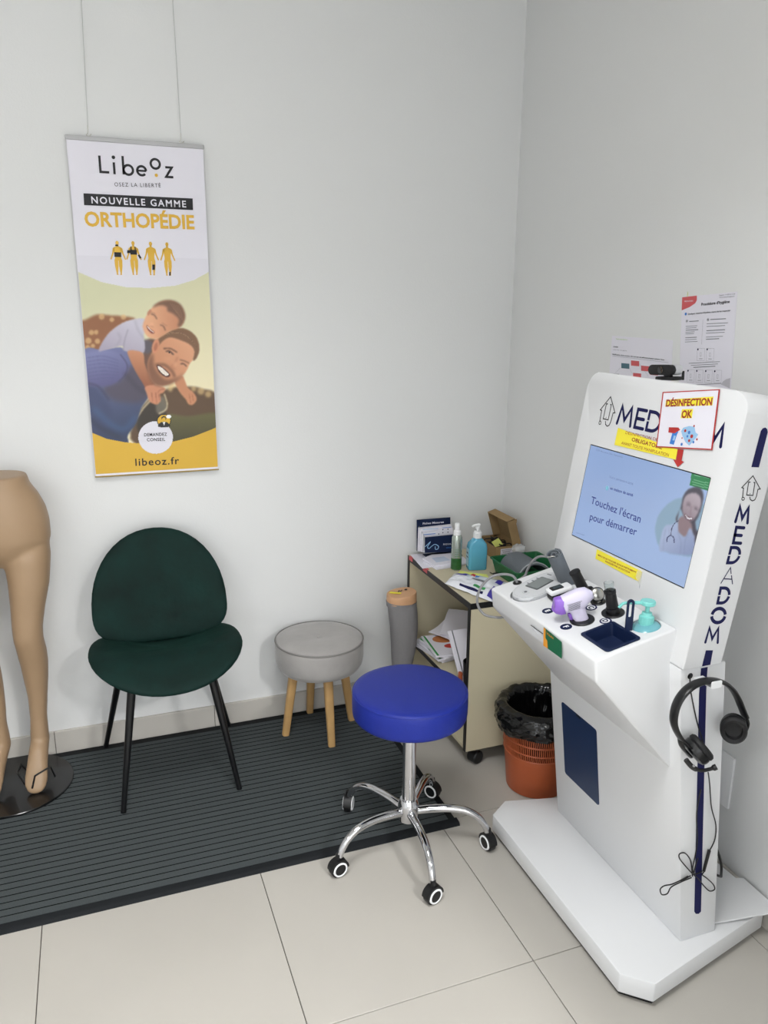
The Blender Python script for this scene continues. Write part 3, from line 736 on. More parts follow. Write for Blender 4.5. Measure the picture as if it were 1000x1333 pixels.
for s_, bl, br, cp, m, bd in (("Touchez l'écran", (110, 365), (358, 464), 0.0205, M_scr, 0.008), ('pour démarrer', (105, 448), (338, 528), 0.0205, M_scr, 0.008),
                          ('Votre partenaire santé', (203, 238), (323, 275), 0.007, M_scg, 0), ('en maison de santé', (208, 296), (322, 332), 0.008, M_scr, 0.02),
                          ('12:25  Pharmacie Clinic Ourcadoma', (138, 102), (270, 138), 0.0045, M_scg, 0), ('connexion', (38, 515), (78, 528), 0.004, M_scg, 0)):
    bm = new(); fit_text(bm, s_, MS, c8, bl, br, cp, bold=bd); obj('screen_lettering', bm, m, bez, solid=False)
bm = new(); flat(bm, MS, circ(0.006, 16, *c8(193, 290))); obj('screen_dot', bm, mat('screen_teal', (100, 150, 170), 0.5, emit=(100, 150, 170), estr=0.8), bez, solid=False)
# brand marks drawn with a pen
def brand_glyph(bm, M, ch, x, y, w_, h, pen, italic=0.0):
    P = lambda a, b: (x+a*w_+italic*b*h, y+b*h)
    ar = lambda cx, cy, rx, ry, a0, a1, n=10: [P(cx+rx*math.cos(math.radians(a0+(a1-a0)*k/n)), cy+ry*math.sin(math.radians(a0+(a1-a0)*k/n))) for k in range(n+1)]
    if ch == 'M': stroke(bm, M, [P(0, 0), P(0.14, 1), P(0.5, 0.25), P(0.86, 1), P(1, 0)], pen)
    if ch == 'E':
        stroke(bm, M, [P(0.9, 1), P(0.1, 1), P(0.1, 0), P(0.9, 0)], pen); stroke(bm, M, [P(0.1, 0.5), P(0.8, 0.5)], pen)
    if ch == 'D':
        stroke(bm, M, [P(0.05, 0.53), P(0.05, 1)]+ar(0.40, 0.5, 0.54, 0.5, 90, 4), pen, round_=False); stroke(bm, M, [P(0.05, 0.46), P(0.05, 0)]+ar(0.40, 0.5, 0.54, 0.5, -90, -6), pen, round_=False)
    if ch == 'A':
        stroke(bm, M, [P(0, 0), P(0.48, 1), P(0.62, 0.62)], pen*0.45, round_=False); stroke(bm, M, [P(0.66, 0.54), P(0.88, 0)], pen*0.45, round_=False); stroke(bm, M, [P(0.15, 0.3), P(0.78, 0.3)], pen*0.45, round_=False)
    if ch == 'O':
        stroke(bm, M, ar(0.5, 0.5, 0.5, 0.5, 8, 172), pen, round_=False); stroke(bm, M, ar(0.5, 0.5, 0.5, 0.5, 186, 354), pen, round_=False)
def brand_house(bm, M, x, y, w_, h, pen):
    P = lambda a, b: (x+a*w_, y+b*h)
    stroke(bm, M, [P(0.12, 0.1), P(0.1, 0.48), P(0.0, 0.5), P(0.5, 1), P(1.0, 0.5), P(0.88, 0.48), P(0.86, 0.2), P(0.8, 0.05), P(0.68, 0.0), P(0.55, 0.05), P(0.5, 0.16)], pen, round_=False)
    stroke(bm, M, [P(0.42, 0.74), P(0.32, 0.74), P(0.32, 0.22), P(0.66, 0.22), P(0.66, 0.74), P(0.58, 0.74)], pen, round_=False)
    stroke(bm, M, [P(0.16+0.07*math.cos(k*PI/6), 0.06+0.06*math.sin(k*PI/6)) for k in range(12)], pen*0.8, True)
    flat(bm, M, [P(0.49+0.02*math.cos(k*PI/4), 0.28+0.02*math.sin(k*PI/4)) for k in range(8)])
M1 = MF @ Matrix.Translation((0, 0, 0.0004))
cl = lambda x, y: fq(720+x/5.5556, 470+y/5.5556)
a = cl(462, 455); e = cl(1280, 640)
fx = (-fq(940, 582)[0]); x0 = a[0]; y0 = a[1]
hgt = cl(495, 325)[1]-cl(462, 455)[1]; xE = fq(937, 580)[0]
wd = (xE-x0); cells = [('M', 0.0, 0.15), ('E', 0.185, 0.115), ('D', 0.315, 0.135), ('A', 0.465, 0.12), ('D', 0.585, 0.135), ('O', 0.725, 0.15), ('M', 0.885, 0.125)]
for ch, o_, w_ in cells:
    bm = new(); brand_glyph(bm, M1, ch, x0+o_*wd, y0+0.002, w_*wd, hgt*0.96, 0.0085); obj('brand_letter', bm, M_navy, t, solid=False)
a = cl(322, 455); b_ = cl(400, 255); c_ = cl(442, 375)
bm = new(); brand_house(bm, M1, a[0], a[1], c_[0]-a[0]+0.004, b_[1]-a[1], 0.0028); obj('house_emblem', bm, M_ink, t, solid=False)
# side face marks
SP = lambda u, v: (lambda p: (p.x, p.z))(onY(u, v, SY0))
MSd = basis((0, SY0-0.0005, 0), (1, 0, 0), (0, 0, 1), (0, -1, 0))
def lerp(a, b, k): return (a[0]+(b[0]-a[0])*k, a[1]+(b[1]-a[1])*k)
s1 = lambda x, y: SP(860+x/6.057, 480+y/6.057); s2 = lambda x, y: SP(860+x/6.057, 680+y/6.057)
top = [s1(715, 775), s1(775, 778), s1(845, 500), s1(840, 475), s1(825, 463), s1(805, 470), s1(790, 490)]
bm = new(); flat(bm, MSd, top); obj('side_stripe', bm, M_navy, t, solid=False)
def quad_glyph(ch, bl, br, tl, pen):
    o_ = Vector((*bl, 0)); ax = Vector((*br, 0))-o_; ay = Vector((*tl, 0))-o_
    w_, h_ = ax.length, ay.length
    M_ = MSd @ Matrix(((ax.x/w_, ay.x/h_, 0, o_.x), (ax.y/w_, ay.y/h_, 0, o_.y), (0, 0, 1, 0), (0, 0, 0, 1)))
    bm = new()
    if ch == 'house': brand_house(bm, M_, 0, 0, w_, h_, pen)
    else: brand_glyph(bm, M_, ch, 0, 0, w_, h_, pen)
    obj('house_emblem' if ch == 'house' else 'brand_letter', bm, M_ink if ch == 'house' else M_navy, t, solid=False)
quad_glyph('house', s1(625, 1035), s1(770, 1045), s1(655, 838), 0.0022)
quad_glyph('M', s1(590, 1205), s1(685, 1215), s1(612, 1085), 0.0075)
quad_glyph('E', s2(565, 160), s2(640, 165), s2(590, 38), 0.0075)
quad_glyph('D', s2(522, 318), s2(612, 318), s2(552, 198), 0.0075)
quad_glyph('A', s2(474, 482), s2(580, 488), s2(500, 352), 0.0055)
quad_glyph('D', s2(445, 635), s2(532, 635), s2(470, 517), 0.0075)
quad_glyph('O', s2(395, 790), s2(500, 790), s2(412, 678), 0.0085)
quad_glyph('M', s2(353, 945), s2(450, 948), s2(372, 830), 0.0065)
bm = new(); flat(bm, MSd, [s2(326, 1135), s2(392, 1122), s2(413, 1008), s2(357, 1008)]); obj('side_stripe', bm, M_navy, t, solid=False)
SQ = lambda u, v: (lambda p: (p.x, p.z))(onY(u, v, cy0))
MSc = basis((0, cy0-0.0005, 0), (1, 0, 0), (0, 0, 1), (0, -1, 0))
q1 = lambda x, y: SQ(620+x/2.6316, 830+y/2.6316)
bm = new(); flat(bm, MSc, [q1(747, 938), q1(752, 946), q1(762, 946), q1(770, 938), q1(789, 150), q1(793, 100), q1(770, 105), q1(763, 200)]); obj('side_stripe', bm, M_navy, t, solid=False)
a = SQ(898.5, 880); bm = new(); flat(bm, MSc, circ(0.0075, 16, *a)); obj('cable_hole', bm, M_black, t, solid=False)
bm = new(); hk = onY(932.5, 891.5, cy0-0.056)
prism(bm, [(-0.013, -0.001), (0.013, -0.001), (0.013, 0.001), (-0.013, 0.001)], 0.057, basis((hk.x, cy0, hk.z-0.0065), (1, 0, 0), (0, 0, 1), (0, -1, 0)))
prism(bm, rrect(0.029, 0.017, 0.003, 3), 0.002, basis((hk.x, cy0-0.056, hk.z+0.001), (1, 0, 0), (0, 0, 1), (0, -1, 0)))
obj('headset_hook', bm, M_white, t)
# blue inset panel on the column front
CL = math.atan2(0.099, 0.777)
MC = basis((1.199, 0, 0.848), (0, -1, 0), (-math.sin(CL), 0, math.cos(CL)), (-math.cos(CL), 0, -math.sin(CL)))
bm = new(); prism(bm, rrect(0.176, 0.252, 0.008, 3, -1.715, -0.478), 0.0015, MC); obj('inset_panel', bm, M_panel, t)
bm = new(); rbox(bm, (0, 0, 0), (0.02, 0.006, 0.002), 0, 1, MC @ Matrix.Translation((-1.715, -0.356, 0.0015))); obj('panel_grip', bm, M_black, t)
# instrument shelf
SH = math.atan2(0.047, 0.218); ch_, sh_ = math.cos(SH), math.sin(SH)
YN, YF = 1.325, 1.815
MT = basis((0.993, 0, 0.885), (ch_, 0, sh_), (0, 1, 0), (-sh_, 0, ch_))   # e, y, height above the top
def T(e, y_, h=0.0): return MT @ Vector((e, y_, h))
bm = new(); prism(bm, [(0.993, 0.885), (1.2105, 0.9319), (1.24, 0.56), (1.0, 0.83)], YF-YN, XZ(YN), 0.006, 3)
cuts = []
def tc_prism(pts, d, z0=0.01):
    c = new(); prism(c, pts, d+z0, MT @ Matrix.Translation((0, 0, -d))); cuts.append(c)
tc_prism(rrect(0.086, 0.098, 0.008, 3, 0.0865, 1.390), 0.032)       # tray well
tc_prism(circ(0.0345, 28, 0.178, 1.380), 0.012)                      # dish for the pump
tc_prism(rrect(0.05, 0.034, 0.006, 3, 0.2, 1.69), 0.006)
c = new(); prism(c, ellipse(0.0925, 0.0525, 40, p=2.5), 0.03, MT @ Matrix.Translation((0.102, 1.724, -0.0145)) @ Matrix.Rotation(math.radians(15), 4, 'Z')); cuts.append(c)
c = new(); prism(c, [(0.020*math.cos(a_)*1.5, 0.012*math.sin(a_)-0.001) for a_ in [PI+PI*k/12 for k in range(13)]], 0.02, basis((0.985, 1.568, 0.8615), (0, -1, 0), (0, 0, 1), (1, 0, 0))); cuts.append(c)
obj('instrument_shelf', cut(bm, cuts), M_kiosk, t)
bm = new(); prism(bm, [(0.0295*math.cos(a_), 0.012*math.sin(a_)-0.001) for a_ in [PI+PI*k/12 for k in range(13)]], 0.003, basis((1.002, 1.568, 0.8615), (0, -1, 0), (0, 0, 1), (1, 0, 0))); obj('finger_slot', bm, M_white, t)
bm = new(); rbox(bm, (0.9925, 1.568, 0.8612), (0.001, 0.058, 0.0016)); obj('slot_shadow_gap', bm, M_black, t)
bm = new(); prism(bm, rrect(0.048, 0.032, 0.005, 3, 0.2, 1.69), 0.002, MT @ Matrix.Translation((0, 0, -0.006))); obj('card_slot', bm, M_hose, t)
# lettered discs
for s_, e_, y_ in (('E', 0.046, 1.594), ('F', 0.036, 1.495), ('C', 0.136, 1.536), ('D', 0.1225, 1.4575)):
    bm = new(); prism(bm, circ(0.0145, 24, e_, y_), 0.0006, MT); dsc = obj('letter_disc', bm, M_navy if s_ in 'CD' else M_navyp, t)
    bm = new(); ML = MT @ Matrix.Translation((e_, y_, 0.0008)) @ Matrix.Rotation(-PI/2, 4, 'Z')
    if s_ in 'CD': flat(bm, ML, circ(0.0105, 24)); obj('disc_face', bm, M_white, dsc, solid=False); bm = new(); ML = ML @ Matrix.Translation((0, 0, 0.0003))
    text(bm, s_, ML, 0.0, -0.0065, None, 0.013, bold=0.05, align='C'); obj('lettering', bm, M_navyp if s_ in 'CD' else M_white, dsc, solid=False)
# black rings of the holders
for e_, y_, r_, h_ in ((0.083, 1.497, 0.030, 0.004), (0.159, 1.478, 0.028, 0.004), (0.166, 1.549, 0.019, 0.004), (0.070, 1.790, 0.0125, 0.003), (0.15, 1.60, 0.02, 0.004)):
    bm = new(); lathe(bm, [(r_, 0), (r_, h_*0.6), (r_-0.002, h_), (r_*0.62, h_), (r_*0.58, 0.001)], 28, MT @ Matrix.Translation((e_, y_, 0))); obj('holder_ring', bm, M_black, t)
# loose white cover behind the column
bm = new(); pq = [onX(1000+8, 1187, 1.60)]
prism(bm, [(0.0, 1.306), (0.195, 1.264), (0.197, 1.398), (0.176, 1.404), (0.174, 1.47), (0.172, 1.72), (0.02, 1.72)], 0.005, basis((1.412, 0, 0.0715), (0.997, 0, 0.077), (0, 1, 0)), 0.001, 1); obj('rear_cover', bm, M_kiosk, t)
bm = new(); tube(bm, spline([(1.40, 1.33, 0.33), (1.425, 1.315, 0.26), (1.45, 1.33, 0.2), (1.50, 1.38, 0.14), (1.53, 1.45, 0.095)], 6), 0.0035, 8); obj('power_cable', bm, M_black, t)

# ---- papers stuck on the kiosk
def sheet(name, label, cat, q, M, m, z=0.0012, th=0.0006, group=None):
    P = [q(*p) if False else p for p in q]
    cx = sum(p[0] for p in P)/len(P); cy = sum(p[1] for p in P)/len(P); loc = M @ Vector((cx, cy, z))
    t_ = thing(name, label, cat, loc, group); bm = new(); prism(bm, P, th, M @ Matrix.Translation((0, 0, z))); obj('paper_sheet', bm, m, t_); return t_
c7 = lambda x, y: fq(720+x/3.5714, 370+y/3.5714)
ys_ = sheet('notice', 'yellow disinfection notice partly covered under the kiosk brand name', 'notice', [c7(305, 668), c7(560, 762), c7(583, 768), c7(573, 815), c7(288, 747)], MF, M_signy)
MK = MF @ Matrix.Translation((0, 0, 0.0021))
for s_, bl, br, cp, m, bd in (('DÉSINFECTION DES MAINS', (340, 696), (560, 747), 0.0078, M_maroon, 0.0), ('OBLIGATOIRE', (368, 729), (510, 768), 0.0098, M_maroon, 0.02), ('AVANT TOUTE MANIPULATION', (320, 744), (540, 802), 0.0078, M_maroon, 0.0)):
    bm = new(); fit_text(bm, s_, MK, c7, bl, br, cp, bold=bd); obj('lettering', bm, m, ys_, solid=False)
ar_ = sheet('notice_arrow', 'red paper arrow pointing down at the top edge of the kiosk screen', 'arrow', [c7(583, 765), c7(610, 770), c7(600, 820), c7(611, 826), c7(582, 851), c7(562, 815), c7(575, 818)], MF, M_signr, 0.0012)
ok = sheet('notice', 'white laminated red-framed notice reading DÉSINFECTION OK on the kiosk top', 'notice', [c7(515, 502), c7(782, 489), c7(746, 772), c7(485, 758)], MF, M_signr, 0.0030)
ML = MF @ Matrix.Translation((0, 0, 0.0037))
bm = new(); flat(bm, ML, [c7(490, 753), c7(741, 766), c7(776, 494), c7(520, 507)]); obj('paper_face', bm, M_paper, ok, solid=False)
ML2 = MF @ Matrix.Translation((0, 0, 0.0040)); ML3 = MF @ Matrix.Translation((0, 0, 0.0043))
bm = new(); flat(bm, ML2, [c7(528, 570), c7(748, 564), c7(753, 523), c7(532, 538)]); obj('highlight_band', bm, M_signy, ok, solid=False)
bm = new(); flat(bm, ML2, [c7(600, 624), c7(652, 624), c7(658, 580), c7(606, 582)]); obj('highlight_band', bm, M_signy, ok, solid=False)
bm = new(); fit_text(bm, 'DÉSINFECTION', ML3, c7, (531, 569), (745, 563), 0.0165, bold=0.035); obj('lettering', bm, M_maroon, ok, solid=False)
bm = new(); fit_text(bm, 'OK', ML3, c7, (603, 622), (652, 621), 0.0175, bold=0.035); obj('lettering', bm, M_maroon, ok, solid=False)
# spray bottle and germ drawing
bm = new(); flat(bm, ML2, [c7(548, 742), c7(568, 747), c7(583, 700), c7(590, 685), c7(575, 676), c7(562, 690), c7(556, 712)]); obj('spray_drawing', bm, M_blueink, ok, solid=False)
bm = new(); flat(bm, ML3, [c7(562, 726), c7(572, 728), c7(578, 706), c7(569, 704)]); obj('drawing_label', bm, M_lblue, ok, solid=False)
bm = new(); flat(bm, ML3, [c7(543, 690), c7(572, 694), c7(598, 678), c7(590, 667), c7(546, 666)]); obj('spray_hand_drawing', bm, M_signr, ok, solid=False)
bm = new(); flat(bm, ML2, [c7(x, y) for x, y in ((608, 705), (622, 735), (640, 752), (652, 738), (668, 720), (682, 700), (670, 690), (664, 664), (640, 660), (612, 668), (602, 684))]); obj('germ_drawing', bm, M_lblue, ok, solid=False)
for x, y, r_ in ((622, 682, 0.0035), (652, 708, 0.0045), (640, 728, 0.0035), (663, 660, 0.0025), (676, 722, 0.0025), (607, 716, 0.002)):
    bm = new(); flat(bm, ML3, circ(r_, 12, *c7(x, y))); obj('germ_dot', bm, M_signr, ok, solid=False)
for x, y, r_ in ((640, 690, 0.004), (660, 735, 0.003), (632, 708, 0.003), (605, 745, 0.0035)):
    bm = new(); flat(bm, ML3, circ(r_, 12, *c7(x, y))); obj('germ_dot', bm, M_blueink, ok, solid=False)
lo = sheet('notice', 'small yellow strip notice taped below the kiosk screen', 'notice', [c8(146, 596), c8(365, 705), c8(372, 712), c8(355, 758), c8(138, 643)], MF, M_signy)
bm = new(); fit_text(bm, 'MERCI DE NE TOUCHER QU’AUX INSTRUMENTS', MK, c8, (150, 628), (342, 716), 0.0042, bold=0.02); obj('lettering', bm, M_maroon, lo, solid=False)
bm = new(); fit_text(bm, 'INDIQUÉS PAR LE DOCTEUR', MK, c8, (188, 660), (312, 718), 0.0042, bold=0.02); obj('lettering', bm, M_maroon, lo, solid=False)
bm = new(); flat(bm, MK, [c8(340, 795-60), c8(352, 760), c8(360, 795), c8(368, 760), c8(374, 712), c8(350, 700)]); obj('tape_strip', bm, M_film, lo, solid=False)
# loyalty card style sticker on the shelf front
FX = lambda u, v: (lambda p: (-p.y, p.z))(onX(u, v, 0.9925))
MX_ = basis((0.9925, 0, 0), (0, -1, 0), (0, 0, 1), (-1, 0, 0))
f7 = lambda x, y: FX(690+x/11.11, 780+y/11.11)
gs = sheet('leaflet_sticker', 'green and amber sticker on the front edge of the kiosk shelf', 'sticker', [f7(205, 405), f7(462, 620), f7(465, 862), f7(200, 668)], MX_, M_greenl, 0.0004)
bm = new(); flat(bm, MX_ @ Matrix.Translation((0, 0, 0.0014)), [f7(200, 668), f7(265, 715), f7(258, 600), f7(232, 560), f7(235, 430), f7(205, 405)]); obj('amber_band', bm, M_amber, gs, solid=False)
bm = new(); fit_text(bm, 'Vitale', MX_ @ Matrix.Translation((0, 0, 0.0016)), f7, (245, 500), (350, 580), 0.006, bold=0.01); obj('lettering', bm, M_amber, gs, solid=False)
# ---- instruments
# blood pressure monitor
mo = thing('blood_pressure_monitor', 'oval light grey blood pressure monitor lying on the kiosk shelf', 'monitor', T(0.1, 1.72))
MM = MT @ Matrix.Translation((0.104, 1.724, -0.0135)) @ Matrix.Rotation(math.radians(15), 4, 'Z')
bm = new(); prism(bm, ellipse(0.088, 0.050, 40, p=2.5), 0.020, MM, 0.006, 3); obj('housing', bm, M_monit, mo)
bm = new(); prism(bm, ellipse(0.081, 0.044, 40, p=2.5), 0.0012, MM @ Matrix.Translation((0, 0, 0.0200))); obj('face_plate', bm, mat('pale_silver_plastic', (200, 202, 205), 0.3), mo)
bm = new(); prism(bm, rrect(0.066, 0.045, 0.003, 2, 0.004, 0.006), 0.001, MM @ Matrix.Translation((0, 0, 0.0212))); ds = obj('display', bm, mat('dark_grey_bezel', (72, 76, 78), 0.3), mo)
bm = new(); prism(bm, rrect(0.060, 0.039, 0.002, 2, 0.004, 0.006), 0.0006, MM @ Matrix.Translation((0, 0, 0.0222))); obj('display_glass', bm, M_lcd, ds)
bm = new(); prism(bm, ellipse(0.008, 0.012, 20, -0.055, 0.0), 0.0015, MM @ Matrix.Translation((0, 0, 0.0212))); obj('start_button', bm, M_monit, mo)
bm = new(); lathe(bm, [(0.0045, 0), (0.0045, 0.0004), (0.0032, 0.0004), (0.0032, 0)], 18, MM @ Matrix.Translation((-0.055, 0, 0.0228))); obj('button_symbol', bm, M_grey, mo)
for k in range(3):
    bm = new(); prism(bm, rrect(0.004, 0.008, 0.001, 2, -0.012+k*0.018, 0.033), 0.0004, MM @ Matrix.Translation((0, 0, 0.0213))); obj('symbol', bm, M_grey, mo)
for k in range(2):
    bm = new(); prism(bm, rrect(0.004, 0.016, 0.001, 2, 0.058, 0.02-0.045*k), 0.0004, MM @ Matrix.Translation((0, 0, 0.0213))); obj('symbol', bm, M_grey, mo)
# hoses
hp = [onY(674, 756, 1.79), onY(668, 750, 1.80), onY(655, 747.5, 1.82), onY(640, 751, 1.84), onY(628, 762, 1.85), onY(621.5, 777, 1.85), onY(623, 790, 1.85), onY(631, 800, 1.84), onY(644, 803.5, 1.82), onY(656, 803, 1.80), onY(668, 803, 1.77)]
hp = [T(0.07, 1.79, 0.001)]+hp[1:-1]+[Vector((1.07, 1.80, 0.815))]
bm = new(); tube(bm, spline(hp, 7), 0.0036, 10); obj('air_hose', bm, M_hose, mo)
# arm cuff standing at the back corner
cu = thing('arm_cuff', 'rolled slate grey arm cuff standing at the far rear of the kiosk shelf', 'cuff', T(0.17, 1.73))
A = onY(721, 721, 1.695); B = onY(739, 762, 1.70)
def spiral(bm, M, r0, r1, turns, h, th, n=60, squash=0.8):
    pts = []
    for k in range(n+1):
        a = 2*PI*turns*k/n; r = r0+(r1-r0)*k/n; pts.append((r*math.cos(a), squash*r*math.sin(a)))
    inn = [(x*(1-th/max(1e-6, math.hypot(x, y))), y*(1-th/max(1e-6, math.hypot(x, y)))) for x, y in pts]
    prism(bm, pts+inn[::-1], h, M, 0)
ax = along(B, A)
bm = new(); lathe(bm, [(0.015, 0), (0.017, 0), (0.0175, 0.02), (0.0175, (A-B).length*0.9), (0.0150, (A-B).length*0.9)], 28, ax, 1.0, 0.78); obj('wrap', bm, M_cuff2, cu)
bm = new(); spiral(bm, ax @ Matrix.Translation((0, 0, (A-B).length*0.55)), 0.007, 0.0140, 1.5, (A-B).length*0.44, 0.0025)
spiral(bm, ax @ Matrix.Translation((0, 0, 0.001)), 0.0185, 0.0265, 1.35, (A-B).length, 0.0036, 70, 0.82); obj('inner_wrap', bm, M_cuff, cu)
bm = new(); tube(bm, spline([ax @ Vector((0.0, -0.018, (A-B).length)), ax @ Vector((0.006, -0.022, (A-B).length+0.007)), ax @ Vector((0.016, -0.012, (A-B).length+0.006)), ax @ Vector((0.018, -0.006, (A-B).length-0.002))], 6), 0.0016, 8); obj('metal_loop', bm, M_steel, cu)
hq = [onY(683, 750, 1.86), onY(687, 741, 1.86), onY(693, 731, 1.85), onY(701, 725, 1.84), onY(711, 724.5, 1.82), onY(722, 729, 1.79)]
hq = [T(0.085, 1.83, -0.015)]+hq+[ax @ Vector((0, 0, (A-B).length*0.75))]
bm = new(); tube(bm, spline(hq, 7), 0.0036, 10); obj('air_hose', bm, M_hose, cu)
# finger pulse oximeter
ox = thing('pulse_oximeter', 'small white finger pulse oximeter between the monitor and the thermometer', 'oximeter', T(0.1, 1.64))
MO = MT @ Matrix.Translation((0.108, 1.638, 0.0)) @ Matrix.Rotation(math.radians(-4), 4, 'Z')
bm = new(); rbox(bm, (0, 0, 0.009), (0.055, 0.030, 0.014), 0.004, 2, MO); obj('lower_shell', bm, M_black, ox)
bm = new(); rbox(bm, (0.004, 0, 0.0225), (0.066, 0.034, 0.013), 0.005, 3, MO); obj('upper_shell', bm, M_white, ox)
bm = new(); prism(bm, rrect(0.034, 0.022, 0.003, 2, -0.004, 0), 0.001, MO @ Matrix.Translation((0, 0, 0.029))); obj('display', bm, M_black, ox)
bm = new(); prism(bm, rrect(0.024, 0.014, 0.002, 2, -0.002, 0), 0.0005, MO @ Matrix.Translation((0, 0, 0.030))); obj('display_glass', bm, mat('dim_lcd', (70, 78, 82), 0.15), ox)
# infrared thermometer
th = thing('infrared_thermometer', 'white and purple gun-shaped infrared thermometer in the black F holder', 'thermometer', T(0.083, 1.497))
g0 = T(0.083, 1.497, 0.002); hd = onP(758, 788, (1.079, 1.511, 0), (.3, .95, 0)) if False else None
G = lambda a, b: onP(690+a/8.333, 730+b/8.333, (1.079, 1.505, 0), (.34, .94, 0))
pn = Vector((-0.94, 0.34, 0)).normalized()   # barrel direction (towards -x)
gy = Vector((.34, .94, 0)).normalized()
# handle
Hb, Ht = G(555, 655), G(500, 520)
hx = Vector((gy.y, -gy.x, 0))
def oval_tube(bm, pts, rs, seg=20, up=gy, p=2.4):
    rings = []
    for i, (P, (ra, rb)) in enumerate(zip(pts, rs)):
        tt = (Vector(pts[min(i+1, len(pts)-1)])-Vector(pts[max(i-1, 0)])).normalized(); u = (Vector(up)-tt*Vector(up).dot(tt)).normalized(); v = tt.cross(u)
        rings.append([bm.verts.new(Vector(P)+u*x+v*y) for x, y in ellipse(rb, ra, seg, p=p)])
    for a, b in zip(rings[:-1], rings[1:]):
        for k in range(seg): bm.faces.new((a[k], a[(k+1) % seg], b[(k+1) % seg], b[k]))
    bm.faces.new(list(reversed(rings[0]))); bm.faces.new(rings[-1])
bm = new(); oval_tube(bm, [G(557, 665), G(553, 640), G(540, 600), G(520, 550), G(505, 500)], [(0.0190, 0.0155), (0.0196, 0.016), (0.0185, 0.015), (0.0195, 0.015), (0.022, 0.016)]); obj('handle', bm, M_lilac, th)
bm = new(); oval_tube(bm, [G(352, 480), G(380, 467), G(450, 438), G(530, 410), G(590, 402), G(632, 412), G(648, 425)], [(0.0215, 0.016), (0.0225, 0.0175), (0.0235, 0.0185), (0.0255, 0.019), (0.026, 0.0185), (0.0215, 0.015), (0.014, 0.009)], up=gy, p=2.9); obj('body', bm, M_lilac, th)
bm = new(); oval_tube(bm, [G(258, 468), G(264, 468), G(300, 478), G(346, 484), G(354, 481)], [(0.0145, 0.012), (0.0175, 0.0145), (0.022, 0.0175), (0.0235, 0.0185), (0.0225, 0.0175)], up=gy, p=2.7); obj('nozzle', bm, M_purple, th)
bm = new(); oval_tube(bm, [G(430, 560), G(436, 590), G(450, 632)], [(0.005, 0.008), (0.006, 0.008), (0.004, 0.006)]); obj('trigger', bm, M_purple, th)
bm = new(); MG = basis(G(395, 530)-gy*0.0200, (G(560, 480)-G(395, 530)).normalized(), Vector((0, 0, 1)), -gy)
for k in range(6): rbox(bm, (0.0145, 0.004+k*0.0032, 0), ((0.030 if k < 5 else 0.036), 0.0009, 0.0006), 0, 1, MG)
o_ = obj('label_print', bm, M_grey, th); o_['kind'] = 'stuff'
# dermatoscope (black handle)
de = thing('dermatoscope', 'black cylindrical instrument handle leaning behind the thermometer', 'instrument', T(0.15, 1.60))
Dp = lambda a, b: onP(690+a/8.333, 730+b/8.333, (1.15, 1.60, 0), (.34, .94, 0))
bm = new(); p0, p1 = Dp(625, 395), Dp(480, 112); cyl(bm, p0, p0.lerp(p1, 0.18), 0.012, 0.0145, 24); cyl(bm, p0.lerp(p1, 0.18), p0.lerp(p1, 0.93), 0.0142, 0.0134, 24); obj('handle', bm, M_black, de)
bm = new(); cyl(bm, p0.lerp(p1, 0.92), p1, 0.0146, 0.0140, 28, 0.001); obj('cap', bm, M_rubber, de)
bm = new(); oval_tube(bm, [Dp(600, 310), Dp(660, 310), Dp(700, 330)], [(0.008, 0.006), (0.009, 0.007), (0.006, 0.006)]); obj('side_arm', bm, M_black, de)
# stethoscope head
st = thing('stethoscope_head', 'shiny metal stethoscope chest piece in its black ring holder', 'stethoscope', T(0.166, 1.549))
p0 = T(0.166, 1.549, 0.022); dr = (Vector(C0)-p0).normalized(); dr = Vector((dr.x+0.35, dr.y, 0.25)).normalized()
bm = new(); lathe(bm, [(0.0, -0.012), (0.010, -0.012), (0.015, -0.007), (0.0165, 0), (0.0160, 0.003), (0.0125, 0.006), (0.006, 0.0075), (0.0, 0.008)], 30, along(p0, p0+dr)); obj('chest_piece', bm, M_steel, st)
bm = new(); lathe(bm, [(0.0167, -0.004), (0.0185, -0.003), (0.0185, 0.001), (0.0167, 0.002)], 30, along(p0, p0+dr)); obj('rim', bm, M_black, st)
bm = new(); cyl(bm, T(0.166, 1.549, 0.0), T(0.166, 1.549, 0.012), 0.009, 0.007, 18); obj('stem', bm, M_steel, st)
# otoscope
ot = thing('otoscope', 'black otoscope with clear plastic tube on top in the D holder', 'otoscope', T(0.159, 1.478))
Op = lambda a, b: onP(760+a/8.333, 740+b/8.333, (1.151, 1.48, 0), (.34, .94, 0))
p0, p1 = Op(322, 475), Op(283, 232)
bm = new(); cyl(bm, p0, p1, 0.0150, 0.0130, 26, 0.001); obj('handle', bm, M_black, ot)
bm = new(); cyl(bm, p0.lerp(p1, 0.86), p0.lerp(p1, 1.0), 0.0142, 0.0142, 26, 0.001); obj('collar', bm, M_rubber, ot)
bm = new(); cyl(bm, p0-(p1-p0)*0.03, p0.lerp(p1, 0.22), 0.0172, 0.0162, 26); obj('socket', bm, M_black, ot)
q0 = p1-(p1-p0).normalized()*0.004; q1_ = Op(272, 150); L_ = (q1_-q0).length
bm = new(); lathe(bm, [(0.0118, 0), (0.0118, L_), (0.0108, L_), (0.0108, 0)], 28, along(q0, q1_), cap=False)
o_ = obj('clear_tube', bm, M_glass, ot)
